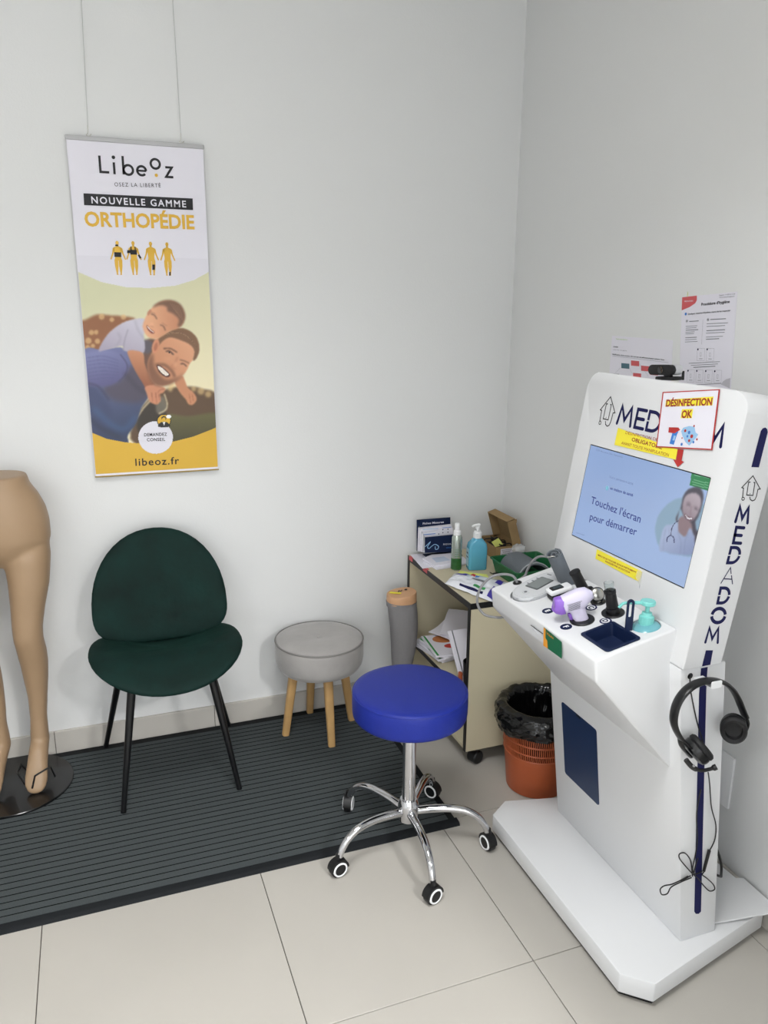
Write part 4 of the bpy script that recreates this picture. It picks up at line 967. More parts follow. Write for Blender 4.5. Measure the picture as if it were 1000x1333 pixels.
# soap pump
pu = thing('gel_pump_dispenser', 'turquoise pump dispenser sunk into the near corner of the kiosk shelf', 'dispenser', T(0.178, 1.38))
Z_ = Vector((0, 0, 1)); pc = T(0.181, 1.383, 0.0)
bm = new(); lathe(bm, [(0.033, -0.0115), (0.033, -0.003), (0.028, 0.002), (0.016, 0.006)], 32, MT @ Matrix.Translation((0.178, 1.380, 0))); obj('bottle_shoulder', bm, M_gelglass, pu)
V0 = Vector((pc.x, pc.y, pc.z))
Vt = lambda h: V0+Z_*h
bm = new(); lathe(bm, [(0.0165, 0.0), (0.0173, 0.002), (0.0167, 0.022), (0.0128, 0.024), (0.0115, 0.031), (0.0068, 0.032)], 24, Matrix.Translation(V0)); cp_ = obj('screw_cap', bm, M_turq, pu)
for k in range(18):
    a = 2*PI*k/18; bm = new(); cyl(bm, V0+Vector((0.0170*math.cos(a), 0.0170*math.sin(a), 0.002)), V0+Vector((0.0165*math.cos(a), 0.0165*math.sin(a), 0.021)), 0.0009, seg=4); obj('cap_ridge', bm, M_turq, cp_)
bm = new(); cyl(bm, Vt(0.03), Vt(0.052), 0.005, 0.0055, 16); obj('stem', bm, M_turq, pu)
bm = new(); lathe(bm, [(0.006, 0.048), (0.0158, 0.050), (0.0176, 0.052), (0.0176, 0.058), (0.0158, 0.0605), (0, 0.0605)], 28, Matrix.Translation(V0)); obj('pump_head', bm, M_turq, pu)
bm = new(); tube(bm, spline([Vt(0.055), Vt(0.055)+Vector((-0.02, 0.005, 0.0005)), Vt(0.056)+Vector((-0.04, 0.013, -0.001)), Vt(0.052)+Vector((-0.055, 0.02, 0)), Vt(0.042)+Vector((-0.062, 0.023, 0))], 6), [0.0042]*12+[0.0036]*13, 10); obj('spout', bm, M_turq, pu)
# tray
tr = thing('instrument_tray', 'navy plastic tray with upright slotted tab at the shelf end', 'tray', T(0.0865, 1.39))
def rect_ring(bm, M, w0, h0, z0, w1, h1, z1, cx, cy, r0=0.008, r1=0.008):
    A_ = [bm.verts.new(M @ Vector((x, y, z0))) for x, y in rrect(w0, h0, r0, 3, cx, cy)]; B_ = [bm.verts.new(M @ Vector((x, y, z1))) for x, y in rrect(w1, h1, r1, 3, cx, cy)]
    n = len(A_)
    for k in range(n): bm.faces.new((A_[k], A_[(k+1) % n], B_[(k+1) % n], B_[k]))
    return A_, B_
bm = new(); tw, tl, tcx, tcy = 0.094, 0.107, 0.0865, 1.390
rect_ring(bm, MT, tw, tl, 0.0002, tw, tl, 0.003, tcx, tcy); rect_ring(bm, MT, tw, tl, 0.003, tw-0.014, tl-0.014, 0.003, tcx, tcy, 0.008, 0.006)
rect_ring(bm, MT, tw-0.014, tl-0.014, 0.003, tw-0.026, tl-0.026, -0.026, tcx, tcy, 0.006, 0.006)
A_, B_ = rect_ring(bm, MT, tw-0.026, tl-0.026, -0.026, tw-0.03, tl-0.03, -0.027, tcx, tcy, 0.006, 0.006); bm.faces.new(B_)
bmesh.ops.remove_doubles(bm, verts=bm.verts[:], dist=0.00005); obj('tray_body', bm, M_navyp, tr, solid=True)
tb = T(0.135, 1.388, 0.001); um = Vector((0.34*0.6+0.3, -0.94*0.55, 0)).normalized()
Rg = Vector((CR[0][0], CR[0][1], 0)).normalized()
outer = [(-0.0085, 0)]+[(0.0085*math.cos(a), 0.068+0.0085*math.sin(a)) for a in [PI-PI*k/10 for k in range(11)]]+[(0.0085, 0)]
inner = [(0.0035*math.cos(a), 0.065+0.0035*math.sin(a)) for a in [2*PI*k/20 for k in range(20)] if math.sin(a) >= -0.01]
inner = [(0.0035*math.cos(PI*k/8), 0.066+0.0035*math.sin(PI*k/8)) for k in range(9)]+[(0.0035*math.cos(PI+PI*k/8), 0.036+0.0035*math.sin(PI+PI*k/8)) for k in range(9)]
MTb = basis(tb, Rg, Vector((0, 0, 1)), Rg.cross(Vector((0, 0, 1))))
bm = new(); prism(bm, outer, 0.004, MTb); cb = new(); prism(cb, inner, 0.02, MTb @ Matrix.Translation((0, 0, -0.008))); obj('slotted_tab', cut(bm, [cb]), M_navyp, tr)
# webcam
wc = thing('webcam', 'black webcam with silver rear perched on top of the kiosk', 'webcam', facept(1.6, HT+0.02, 0.03))
wp = Vector((1.325, 1.594, 1.492)); Mw = basis(wp, Vector((0.12, -0.99, 0.10)).normalized(), Vector((0.05, 0.1, 0.99)).normalized()); 
X_ = Vector((0.10, -0.99, 0.06)).normalized(); Yu = Vector((0, 0, 1)); Yu = (Yu-X_*Yu.dot(X_)).normalized(); Zn = X_.cross(Yu)
if Zn.x > 0: Zn = -Zn
Mw = Matrix((X_, Yu, Zn)).transposed().to_4x4(); Mw.translation = wp
bm = new(); prism(bm, rrect(0.082, 0.025, 0.0124, 8), 0.012, Mw, 0.002, 2); obj('front_shell', bm, M_black, wc)
bm = new(); prism(bm, rrect(0.082, 0.025, 0.0124, 8), -0.022, Mw @ Matrix.Translation((0, 0, 0.001))); obj('rear_shell', bm, mat('silver_plastic', (196, 197, 200), 0.35, metal=0.3), wc)
bm = new(); lathe(bm, [(0.0095, 0.012), (0.009, 0.0135), (0.006, 0.013), (0, 0.0125)], 24, Mw @ Matrix.Translation((0.002, 0, 0))); obj('lens', bm, mat('lens_glass', (12, 12, 20), 0.05, coat=1.0), wc)
bm = new(); rbox(bm, (0.010, -0.0205, -0.008), (0.062, 0.009, 0.030), 0.003, 2, Mw); rbox(bm, (0.012, -0.0155, -0.004), (0.02, 0.006, 0.012), 0.001, 1, Mw)
obj('clip_foot', bm, M_black, wc)
bm = new(); rbox(bm, (0.036, -0.014, -0.028), (0.005, 0.022, 0.006), 0.001, 1, Mw); obj('clip_arm', bm, M_black, wc)
# headset
hs_ = thing('headset', 'black over-ear headset with boom microphone hanging from the kiosk hook', 'headset', (hk.x, cy0-0.04, hk.z))
HYp = 1.247; HP = lambda u, v, d=0.0: onY(u, v, HYp+d)
band = [HP(897, 972, 0.0), HP(887, 962), HP(880, 950), HP(877, 937), HP(880, 920), HP(888, 905), HP(900, 893.5), HP(915, 887), HP(930, 885.5), HP(943, 889), HP(953, 897), HP(960, 908), HP(965, 920), HP(970, 932)]
bm = new(); tube(bm, spline(band, 5), 1, 14, flat=(0.013, 0.0052), up=(0, 1, 0)); obj('headband', bm, M_blackm, hs_)
def earcup(c, ax_, r, name='ear_cup'):
    ax_ = Vector(ax_).normalized(); M_ = along(c, Vector(c)+ax_)
    bm = new(); lathe(bm, [(0, -0.016), (r*0.7, -0.016), (r*0.92, -0.012), (r, -0.004), (r, 0.004), (r*0.9, 0.005)], 34, M_, 0.86, 1.0); e_ = obj(name, bm, M_blackm, hs_)
    bm = new(); lathe(bm, [(r*0.92, 0.004), (r*1.02, 0.009), (r*1.0, 0.016), (r*0.86, 0.020), (r*0.66, 0.017), (r*0.6, 0.008), (0, 0.006)], 34, M_, 0.86, 1.0); obj('ear_cushion', bm, M_rubber, e_)
earcup(HP(908, 977, 0.0), (0.75, -0.15, 0.62), 0.036); earcup(HP(955, 947, 0.0), (-0.62, -0.74, -0.05), 0.034)
for P in ([HP(886, 961), HP(888, 972), HP(898, 984)], [HP(968, 928), HP(972, 940), HP(969, 950)]):
    bm = new(); tube(bm, spline(P, 4), 1, 10, flat=(0.010, 0.004), up=(0, 1, 0)); obj('yoke', bm, M_blackm, hs_)
bm = new(); tube(bm, spline([HP(893, 989, -0.01), HP(902, 999, -0.02), HP(913, 1003, -0.03), HP(925, 1001, -0.035), HP(933, 998, -0.04)], 5), [0.006]*8+[0.0042]*9+[0.0068]*4, 10); obj('boom_microphone', bm, M_black, hs_)
bm = new(); cyl(bm, HP(903.5, 997, -0.028), HP(903.5, 997, -0.022), 0.003, seg=14); obj('boom_pivot', bm, M_hose, hs_)
KP = lambda u, v, d=-0.004: onY(620+u/2.6316, 830+v/2.6316, cy0-0.004+d)
bm = new()
def cab(pts, r=0.0016): tube(bm, spline(pts, 6), r, 6)
cab([KP(733, 130, 0.006), KP(733, 165, -0.02), KP(738, 200), KP(757, 290), KP(775, 350, -0.02), KP(788, 400, -0.03)])
cab([KP(795, 462, -0.05), KP(800, 500, -0.02), KP(806, 580), KP(821, 640), KP(818, 690), KP(800, 730)])
cab([KP(783, 800), KP(775, 812), KP(790, 824), KP(812, 845), KP(817, 862), KP(800, 868), KP(780, 850), KP(760, 825), KP(742, 810), KP(715, 780), KP(697, 757), KP(697, 741), KP(715, 738), KP(733, 760), KP(739, 790), KP(741, 818)])
cab([KP(748, 812), KP(742, 790), KP(752, 740), KP(758, 690), KP(756, 600), KP(770, 520)])
cab([KP(735, 816), KP(700, 832), KP(670, 845), KP(645, 850), KP(631, 862), KP(636, 880), KP(655, 877), KP(668, 855), KP(700, 838), KP(738, 822)])
cab([KP(760, 755), KP(752, 780), KP(748, 810), KP(775, 800)])
o_ = obj('cable', bm, M_black, hs_)
bm = new(); cyl(bm, KP(799, 728), KP(780, 800), 0.0042, 0.0038, 10, 0.001); obj('inline_plug', bm, M_black, hs_)
bm = new(); cyl(bm, KP(727, 818), KP(700, 834), 0.0026, 0.0026, 8, 0.001); obj('cable_tie', bm, M_black, hs_)

# ================================================================== POSTERS ON THE RIGHT WALL
WP = lambda u, v: (lambda p: (-p.y, p.z))(onX(u, v, WX))
MW = basis((WX, 0, 0), (0, -1, 0), (0, 0, 1), (-1, 0, 0))
pa = lambda x, y: WP(870+x/9.0909, 370+y/9.0909)
bl_, br_, tr_, tl_ = pa(130, 1170), pa(745, 1235), pa(822, 88), pa(172, 152)
q = [lerp(tl_, bl_, 1.16), lerp(tr_, br_, 1.16), tr_, tl_]
po = sheet('poster', 'white hygiene procedure poster with red corner on the right wall', 'poster', q, MW, M_paper, 0.0005, 0.0008)
MW1 = MW @ Matrix.Translation((0, 0, 0.0017)); MW2 = MW @ Matrix.Translation((0, 0, 0.0020))
bm = new(); flat(bm, MW1, [pa(*p) for p in ((172, 155), (165, 310), (260, 270), (325, 225), (345, 190), (345, 135))]); obj('red_corner', bm, M_salmon, po, solid=False)
for s_, b1, b3, cp, m, bd in (('Procédure d’hygiène', (398, 255), (735, 220), 0.0078, M_ink, 0.025), ('Quelques mesures d’hygiène, merci de les respecter', (240, 362), (745, 318), 0.0045, M_ink, 0.02), ('Support : 01 89 41 12 34', (612, 138), (798, 122), 0.0036, M_ink, 0), ('www.mesconsignes.fr', (612, 162), (795, 148), 0.0032, M_ink, 0), ('PRÉCAUTIONS', (198, 212), (300, 204), 0.004, M_paper, 0.01)):
    bm = new(); fit_text(bm, s_, MW2, pa, b1, b3, cp, bold=bd); obj('lettering', bm, m, po, solid=False)
bm = new(); 
for k, (a, b, c) in enumerate([(255, 440, 368), (215, 498, 350), (215, 520, 340), (215, 545, 362), (212, 568, 320), (212, 588, 312), (210, 634, 345), (208, 658, 342), (205, 684, 355), (505, 418, 690), (462, 470, 715), (462, 500, 680), (460, 550, 680), (455, 580, 675), (455, 626, 655), (455, 652, 610), (250, 936, 620), (275, 960, 595), (305, 984, 565), (300, 1192, 635)]):
    P0, P1 = pa(a, b), pa(c, b-(c-a)*0.055)
    stroke(bm, MW2, [P0, P1], 0.0013 if k % 3 else 0.0019, round_=False)
obj('small_print', bm, M_grey, po, solid=False)['kind'] = 'stuff'
bm = new(); stroke(bm, MW2, [pa(418, 420), pa(402, 710)], 0.0005, round_=False); obj('divider_line', bm, M_grey, po, solid=False)
bm = new(); flat(bm, MW2, circ(0.0042, 14, *pa(214, 352))); obj('drop_symbol', bm, M_blueink, po, solid=False)
for x, y in ((228, 436), (478, 420)):
    bm = new(); stroke(bm, MW2, circ(0.0040, 16, *pa(x, y)), 0.0007, True); stroke(bm, MW2, [pa(x-8, y), pa(x+8, y)], 0.003, round_=False); obj('round_symbol', bm, M_grey, po, solid=False)
for x0_, x1_, y0_, y1_ in ((345, 440, 758, 905), (455, 550, 758, 910), (228, 318, 1010, 1160), (332, 420, 1012, 1163), (438, 530, 1014, 1166), (545, 640, 1016, 1168)):
    bm = new(); stroke(bm, MW1, [pa(x0_+6, y0_), pa(x1_, y0_+3), pa(x1_-8, y1_), pa(x0_, y1_-2)], 0.0004, True); fr = obj('pictogram_box', bm, M_grey, po, solid=False)
    bm = new(); flat(bm, MW2, circ(0.0026, 12, *pa(x0_+14, y0_+14))); obj('number_dot', bm, M_navy, fr, solid=False)
    bm = new(); mx, my = (x0_+x1_)/2, (y0_+y1_)/2; stroke(bm, MW2, [pa(mx-8, my-22), pa(mx+8, my-22), pa(mx+5, my+22), pa(mx-9, my+22)], 0.0005, True); stroke(bm, MW2, [pa(mx-20, my+50), pa(mx+20, my+50)], 0.0011, round_=False); obj('pictogram', bm, M_grey, fr, solid=False)
bm = new(); flat(bm, MW1, [pa(630, 1185), pa(735, 1232), pa(742, 1110), pa(690, 1125), pa(655, 1150)]); obj('grey_corner', bm, mat('pale_grey_print', (190, 188, 196), 0.6), po, solid=False)
bm = new(); rbox(bm, (*pa(240, 118), 0.003), (0.0012, 0.012, 0.001), 0, 1, MW); obj('tape_strip', bm, M_yel, po)
pb = lambda x, y: WP(780+x/8.3333, 425+y/8.3333)
tl_, tr_, bl_, br_ = pb(145, 100), pb(803, 150), pb(115, 505), pb(785, 545)
q = [lerp(tl_, bl_, 1.75), lerp(tr_, br_, 1.75), tr_, tl_]
po = sheet('poster', 'lower landscape paper with red and teal flow chart boxes on the right wall', 'poster', q, MW, M_paper, 0.0005, 0.0008)
for s_, b1, b3, cp, m, bd in (('Teleconsultation', (185, 140), (315, 150), 0.0036, M_limep, 0.0), ('CHOIX', (160, 226), (212, 230), 0.0042, M_ink, 0.03), ('selon les consignes', (158, 254), (305, 268), 0.003, M_grey, 0), ('Signification de la couleur des bornes de téléconsultation suivant l’état', (150, 306), (715, 368), 0.0038, M_ink, 0.02)):
    bm = new(); fit_text(bm, s_, MW2, pb, b1, b3, cp, bold=bd); obj('lettering', bm, m, po, solid=False)
bm = new(); stroke(bm, MW2, [pb(150, 318), pb(760, 392)], 0.0006, round_=False); stroke(bm, MW2, [pb(235, 450), pb(185, 502)], 0.0005, round_=False); stroke(bm, MW2, [pb(440, 400), pb(540, 540)], 0.0004, round_=False); stroke(bm, MW2, [pb(330, 440), pb(370, 520)], 0.0004, round_=False)
obj('chart_line', bm, M_grey, po, solid=False)['kind'] = 'stuff'
for x, y, m in ((290, 428, M_teal), (396, 400, M_salmon), (505, 456, M_salmon), (418, 535, M_salmon), (600, 500, M_salmon), (175, 520, M_ink)):
    bm = new(); hw, hh = (44, 28) if m is not M_ink else (48, 8)
    flat(bm, MW1, [pb(x-hw, y+hh-4), pb(x+hw, y+hh+4), pb(x+hw, y-hh+4), pb(x-hw, y-hh-4)]); bx_ = obj('chart_box', bm, m, po, solid=False)
# outlet cover
bm = new(); P = [WP(930, 970), WP(944, 977), WP(959, 987), WP(951, 1054), WP(940, 1049), WP(925, 1040)]
cxp, czp = WP(957, 987)[0], 0.33
rbox(bm, (WX-0.004, 1.545, 0.333), (0.008, 0.12, 0.162), 0.002, 2); single('cover_plate', bm, M_white, 'blank white rectangular cover plate on the right wall behind the kiosk column', 'cover plate', (WX, 1.545, 0.333))
#MORE2
# ================================================================== GREEN CHAIR
ch = thing('dining_chair', 'dark green velvet shell chair with four black metal legs', 'chair', (0.165, 2.58, 0.012))
def pod(bm, fn, nr=14, na=48, n_=2.3):
    """closed inflated pad; fn(x,y,side,edge) -> world point; x,y on unit disc"""
    rings = {1: [], -1: []}
    for sd in (1, -1):
        for i in range(nr+1):
            r = math.sin(PI/2*i/nr)
            if i == 0: rings[sd].append([bm.verts.new(fn(0, 0, sd, 1.0))]); continue
            if i == nr and sd == -1: rings[sd].append(rings[1][nr]); continue
            e = (max(0.0, 1-r**3.2))**0.5
            rings[sd].append([bm.verts.new(fn(r*math.cos(2*PI*k/na), r*math.sin(2*PI*k/na), sd, e)) for k in range(na)])
    for sd in (1, -1):
        R_ = rings[sd]
        for k in range(na): bm.faces.new((R_[0][0], R_[1][k], R_[1][(k+1) % na]))
        for i in range(1, nr):
            for k in range(na): bm.faces.new((R_[i][k], R_[i+1][k], R_[i+1][(k+1) % na], R_[i][(k+1) % na]))
def sq(x, y, p):   # disc -> superellipse
    r = math.hypot(x, y)
    if r < 1e-6: return 0, 0
    c, s_ = x/r, y/r; k = (abs(c)**p+abs(s_)**p)**(-1/p); return x*k, y*k
CXc = 0.166
def seat_fn(x, y, sd, e):
    X, Y = sq(x, y, 2.35)
    wx = 0.248*X*(1-0.05*Y); wy = 0.232*Y
    z = 0.482+0.050*X*X+0.030*max(0, Y)**2*X*X-0.024*max(0, -Y)**2*(1-0.3*X*X)
    z += (0.034 if sd > 0 else -0.034)*e
    if sd > 0: z += 0.014*math.exp(-((Y+0.42)/0.30)**2)*(1-X*X)-0.034*math.exp(-((X/0.75)**2+((Y-0.62)/0.42)**2))
    z += 0.0022*mnoise.noise(Vector((X*3, Y*5, sd)))*e
    return Vector((CXc+wx, 2.545+wy, z))
bm = new(); pod(bm, seat_fn); obj('seat', bm, M_green, ch, 180)
def back_fn(x, y, sd, e):
    X, Y = sq(x, y, 2.15 if y > 0 else 2.75)
    wx = 0.229*X; s_ = (0.255 if Y > 0 else 0.125)*Y
    yy = 2.735+0.055*s_/0.2-0.065*X*X*(0.8-0.2*Y)-0.02*max(0, -Y)**2
    t_ = 0.028*e*(1 if sd > 0 else -0.9)
    return Vector((CXc+wx, yy-t_+0.002*mnoise.noise(Vector((X*4, Y*4, 3)))*e, 0.612+s_))
bm = new(); pod(bm, back_fn); obj('backrest', bm, M_green, ch, 180)
for nm, a, b in (('leg', (0.045, 2.45, 0.452), (-0.016, 2.405, 0.0125)), ('leg', (0.295, 2.45, 0.452), (0.368, 2.407, 0.0125)), ('leg', (0.03, 2.68, 0.458), (-0.060, 2.848, 0.0125)), ('leg', (0.30, 2.68, 0.458), (0.404, 2.848, 0.0125))):
    bm = new(); cyl(bm, b, Vector(b).lerp(Vector(a), 0.02), 0.0095, seg=16); cyl(bm, Vector(b).lerp(Vector(a), 0.02), a, 0.0085, 0.0145, 16); obj(nm, bm, M_blackm, ch)
bm = new(); tube(bm, [(0.045, 2.45, 0.447), (0.295, 2.45, 0.447)], 0.008, 8); tube(bm, [(0.045, 2.45, 0.447), (0.03, 2.68, 0.452)], 0.008, 8); tube(bm, [(0.295, 2.45, 0.447), (0.30, 2.68, 0.452)], 0.008, 8); obj('under_frame', bm, M_blackm, ch)

# ================================================================== GREY FOOTSTOOL
FSX, FSY = 0.742, 2.697
fs = thing('footstool', 'round grey velvet footstool with a centre button and four light wooden legs', 'stool', (FSX, FSY, 0.012))
R0 = 0.170; TF = Matrix.Translation((FSX, FSY, 0))
bm = new(); lathe(bm, [(0.10, 0.283), (0.135, 0.284), (0.156, 0.292), (0.166, 0.31), (R0, 0.335), (R0, 0.385), (0.168, 0.398), (0.165, 0.402), (0.150, 0.408), (0.10, 0.413), (0.04, 0.411), (0.012, 0.405), (0, 0.404)], 56, TF)
for v in bm.verts: v.co.z += 0.0015*mnoise.noise(v.co*22)
obj('cushion', bm, M_greyv, fs, 60)
bm = new(); tube(bm, [(FSX+0.168*math.cos(2*PI*k/64), FSY+0.168*math.sin(2*PI*k/64), 0.401) for k in range(64)], 0.0034, 8, True); obj('piping', bm, M_greyp, fs)
bm = new(); lathe(bm, [(0.009, 0.403), (0.008, 0.409), (0.004, 0.411), (0, 0.411)], 16, TF); obj('button', bm, M_greyv, fs)
for (x, y) in ((0.601, 2.700), (0.748, 2.562), (0.737, 2.842), (0.880, 2.725)):
    d = Vector((x-FSX, y-FSY, 0)); tp = Vector((FSX, FSY, 0.286))+d*0.72
    bm = new(); M_ = along((x, y, 0.0127), tp); prism(bm, rrect(0.026, 0.026, 0.007, 3), (tp-Vector((x, y, 0.0127))).length, M_)
    for v in bm.verts:
        if v.co.z > 0.2: v.co += (v.co-tp).normalized()*0.005
    obj('leg', bm, M_wood, fs)

# ================================================================== BLUE SWIVEL STOOL
SX, SY = 0.815, 1.953
bs = thing('swivel_stool', 'round royal blue swivel stool on a chrome five-star base with castors', 'stool', (SX, SY, 0))
TB = Matrix.Translation((SX+0.004, SY+0.012, 0)); RB = 0.173
bm = new(); lathe(bm, [(0.02, 0.450), (0.155, 0.450), (0.166, 0.452), (RB-0.001, 0.458), (RB+0.0005, 0.468), (RB+0.001, 0.50), (RB, 0.522), (RB-0.0025, 0.530), (RB-0.009, 0.5345), (0.150, 0.5365), (0.09, 0.538), (0, 0.539)], 72, TB); obj('seat', bm, M_blue, bs, 80)
bm = new(); tube(bm, [(SX+0.004+0.1712*math.cos(2*PI*k/80), SY+0.012+0.1712*math.sin(2*PI*k/80), 0.5285) for k in range(80)], 0.0018, 6, True); obj('seam', bm, M_blue, bs)
bm = new(); lathe(bm, [(0.155, 0.446), (0.155, 0.452), (0.02, 0.452)], 48, TB); obj('seat_base', bm, M_black, bs)
TH = Matrix.Translation((SX, SY, 0))
bm = new(); lathe(bm, [(0.0205, 0.150), (0.0205, 0.446)], 28, TH, cap=True); obj('gas_column', bm, M_chrome, bs)
bm = new(); lathe(bm, [(0.020, 0.095), (0.031, 0.098), (0.033, 0.104), (0.033, 0.148), (0.031, 0.154), (0.027, 0.165), (0.0255, 0.168)], 32, TH); obj('hub', bm, M_chrome, bs)
castor_dirs = [200, 250, 300, 20, 130]
for k in range(5):
    a = math.radians(48.5+72*k); d = Vector((math.cos(a), math.sin(a), 0)); o_ = Vector((SX, SY, 0))
    P = [o_+d*0.028+Vector((0, 0, 0.128)), o_+d*0.07+Vector((0, 0, 0.135)), o_+d*0.13+Vector((0, 0, 0.139)), o_+d*0.18+Vector((0, 0, 0.132)), o_+d*0.215+Vector((0, 0, 0.112)), o_+d*0.237+Vector((0, 0, 0.084)), o_+d*0.246+Vector((0, 0, 0.062))]
    sp = spline(P, 5); rr = [0.0135-0.0035*i/(len(sp)-1) for i in range(len(sp))]
    arm_bm = new(); tube(arm_bm, sp, rr, 14); arm = obj('base_arm', arm_bm, M_chrome, bs)
    c = o_+d*0.250; za = {0: 35, 1: -28, 2: -78, 3: -72, 4: 10}[k]   # wheel axle azimuth
    ax = Vector((math.cos(math.radians(za)), math.sin(math.radians(za)), 0)); fw = Vector((-ax.y, ax.x, 0))
    gz = 0.0125 if (c.x < 1.0 and c.y > 1.99) else 0.0
    wc_ = c+Vector((0, 0, 0.0265+gz))
    cs = bpy.data.objects.new('castor', None)
    bm = new(); lathe(bm, [(0.0, -0.012), (0.026, -0.012), (0.0285, -0.009), (0.0285, 0.009), (0.026, 0.012), (0, 0.012)], 28, along(wc_-ax*0.0, wc_+ax) )
    prism(bm, [(0.030*math.cos(t_), 0.030*math.sin(t_)) for t_ in [PI*0.0+PI*q/12 for q in range(13)]], 0.027, basis(wc_-ax*0.0135, fw, (0, 0, 1), ax)); cyl(bm, wc_+Vector((0, 0, 0.022)), wc_+Vector((0, 0, 0.046)), 0.010, 0.008, 12)
    for v in bm.verts:
        if v.co.z < 0.0004+gz: v.co.z = 0.0004+gz
    w_ = obj('castor', bm, M_black, bs)
    for sd in (1, -1):
        bm = new(); lathe(bm, [(0.0178, 0.0135), (0.0178, 0.0160), (0.0200, 0.0166), (0.0225, 0.0155), (0.0232, 0.0120), (0.0225, 0.0105)], 28, along(wc_, wc_+ax*sd), cap=False); obj('wheel_ring', bm, M_white, w_)
        bm = new(); lathe(bm, [(0.0178, 0.0130), (0.0168, 0.0150), (0, 0.0155)], 24, along(wc_, wc_+ax*sd)); obj('wheel_cap', bm, M_black, w_)

# ================================================================== MANNEQUIN LEGS
mq = thing('leg_mannequin', 'beige leg mannequin from waist to feet standing on a round black glass base', 'mannequin', (-0.36, 2.705, 0.012))
MYY = 2.70
def mp(u, v): return onY(u, v, MYY)
bm = new()
def ring_loft(bm, secs, seg=30, p=2.1):
    rings = []
    for (c, rx, ry, nrm, upx) in secs:
        c = Vector(c); nrm = Vector(nrm).normalized(); ux = (Vector(upx)-nrm*Vector(upx).dot(nrm)).normalized(); uy = nrm.cross(ux)
        rings.append([bm.verts.new(c+ux*x+uy*y) for x, y in ellipse(rx, ry, seg, p=p)])
    for a, b in zip(rings[:-1], rings[1:]):
        for k in range(seg): bm.faces.new((a[k], a[(k+1) % seg], b[(k+1) % seg], b[k]))
    bm.faces.new(list(reversed(rings[0]))); bm.faces.new(rings[-1])
Zu, Xu = (0, 0, 1), (1, 0, 0)
cxm = mp(4.5, 725).x-0.002
zc = lambda v: mp(30, v).z
xr = lambda u, v: mp(u, v).x
# pelvis
W_ = [(616, 35, 0.088), (628, 38, 0.092), (643, 50, 0.098), (661, 60, 0.104), (679, 65, 0.108), (700, 67, 0.106), (715, 62, 0.092), (726, 50, 0.072), (734, 36, 0.045)]
secs = [((cxm, MYY+0.0+0.012*(k/6), zc(v)), xr(u, v)-cxm, ry, Zu, Xu) for k, (v, u, ry) in enumerate(W_)]
z0_ = secs[-1][0][2]
ring_loft(bm, secs, 36, 2.3)
for sd in (1, -1):
    rows = [(690, 14, 62), (722, 3, 67), (758, 10, 65.5), (791, 13.5, 59.5), (814, 15.5, 56.8), (830, 17.5, 57.5), (848, 21.5, 61.5), (868, 26, 63.5), (890, 30.5, 63.5), (912, 35.5, 62.5), (940, 38.5, 62), (965, 39, 64.5)]
    ss = []
    for k, (v, u0, u1) in enumerate(rows):
        xa, xb = xr(u0, v), xr(u1, v); c = (xa+xb)/2; r = (xb-xa)/2
        yy = MYY+[0.0, 0.0, -0.008, -0.014, -0.018, -0.016, 0.0, 0.014, 0.02, 0.022, 0.022, 0.022][k]
        x = c
        if sd < 0: x = xr([-4, 4, -9, -13, -13, -11, -6, 0, 3.5, 6, 8, 13][k], v)-r
        ss.append(((x, yy, zc(v)), r, r*[1.0, 1.1, 1.12, 1.08, 1.08, 1.08, 1.12, 1.15, 1.12, 1.1, 1.12, 1.15][k], Zu, Xu))
    ring_loft(bm, ss, 30)
    # foot on tiptoe: from ankle forward and down
    ank = Vector(ss[-1][0]); r = ss[-1][1]
    dx = -0.02 if sd > 0 else -0.10
    toe = Vector((xr(50, 1024) if sd > 0 else ank.x-0.045, MYY-0.095, 0.030))
    heel = ank+Vector((0, 0.03, -0.035))
    d = (toe-ank); dn = d.normalized()
    ring_loft(bm, [(ank+Vector((0, 0, 0.03)), r*0.95, r*1.15, (0, 0.1, -1), Xu), (ank+Vector((0, 0.004, -0.015)), r*1.02, r*1.35, (0, -0.45, -1), Xu), (ank+d*0.30, r*1.05, r*1.2, dn, Xu), (ank+d*0.52, r*1.12, r*0.9, dn, Xu), (ank+d*0.74, r*1.25, r*0.66, dn, Xu), (ank+d*0.9, r*1.22, r*0.52, dn, Xu), (ank+d*1.0, r*1.0, r*0.42, dn, Xu), (ank+d*1.06, r*0.55, r*0.28, dn, Xu)], 26)
    ring_loft(bm, [(heel+Vector((0, 0.012, 0.012)), r*0.5, r*0.5, (0, -0.5, -1), Xu), (heel+Vector((0, 0.008, -0.004)), r*0.72, r*0.7, (0, -0.5, -1), Xu), (heel+Vector((0, 0.0, -0.02)), r*0.6, r*0.55, (0, -0.5, -1), Xu)], 18)
bmesh.ops.recalc_face_normals(bm, faces=bm.faces[:])
def rm(o):
    m_ = o.modifiers.new('r', 'REMESH'); m_.mode = 'VOXEL'; m_.voxel_size = 0.006
    s_ = o.modifiers.new('s', 'SMOOTH'); s_.factor = 0.6; s_.iterations = 16
me = modified(bm, [rm]); obj('legs', me, M_skin, mq, 180)
bm = new(); lathe(bm, [(0.190, 0.0125), (0.190, 0.0175), (0.188, 0.0195), (0, 0.0195)], 72, Matrix.Translation((-0.362, 2.690, 0))); obj('base_disc', bm, M_disc, mq)
bm = new(); fp = lambda u, v, z: onZ(u, v, z)
fy = lambda u, v, d: onY(u, v, MYY-d); tube(bm, [fy(42, 1026, 0.13), fy(45.5, 1010, 0.135), fy(65.5, 998, 0.125), fy(71.6, 1011, 0.10)], 0.0034, 6); obj('toe_clip', bm, M_blackm, mq)
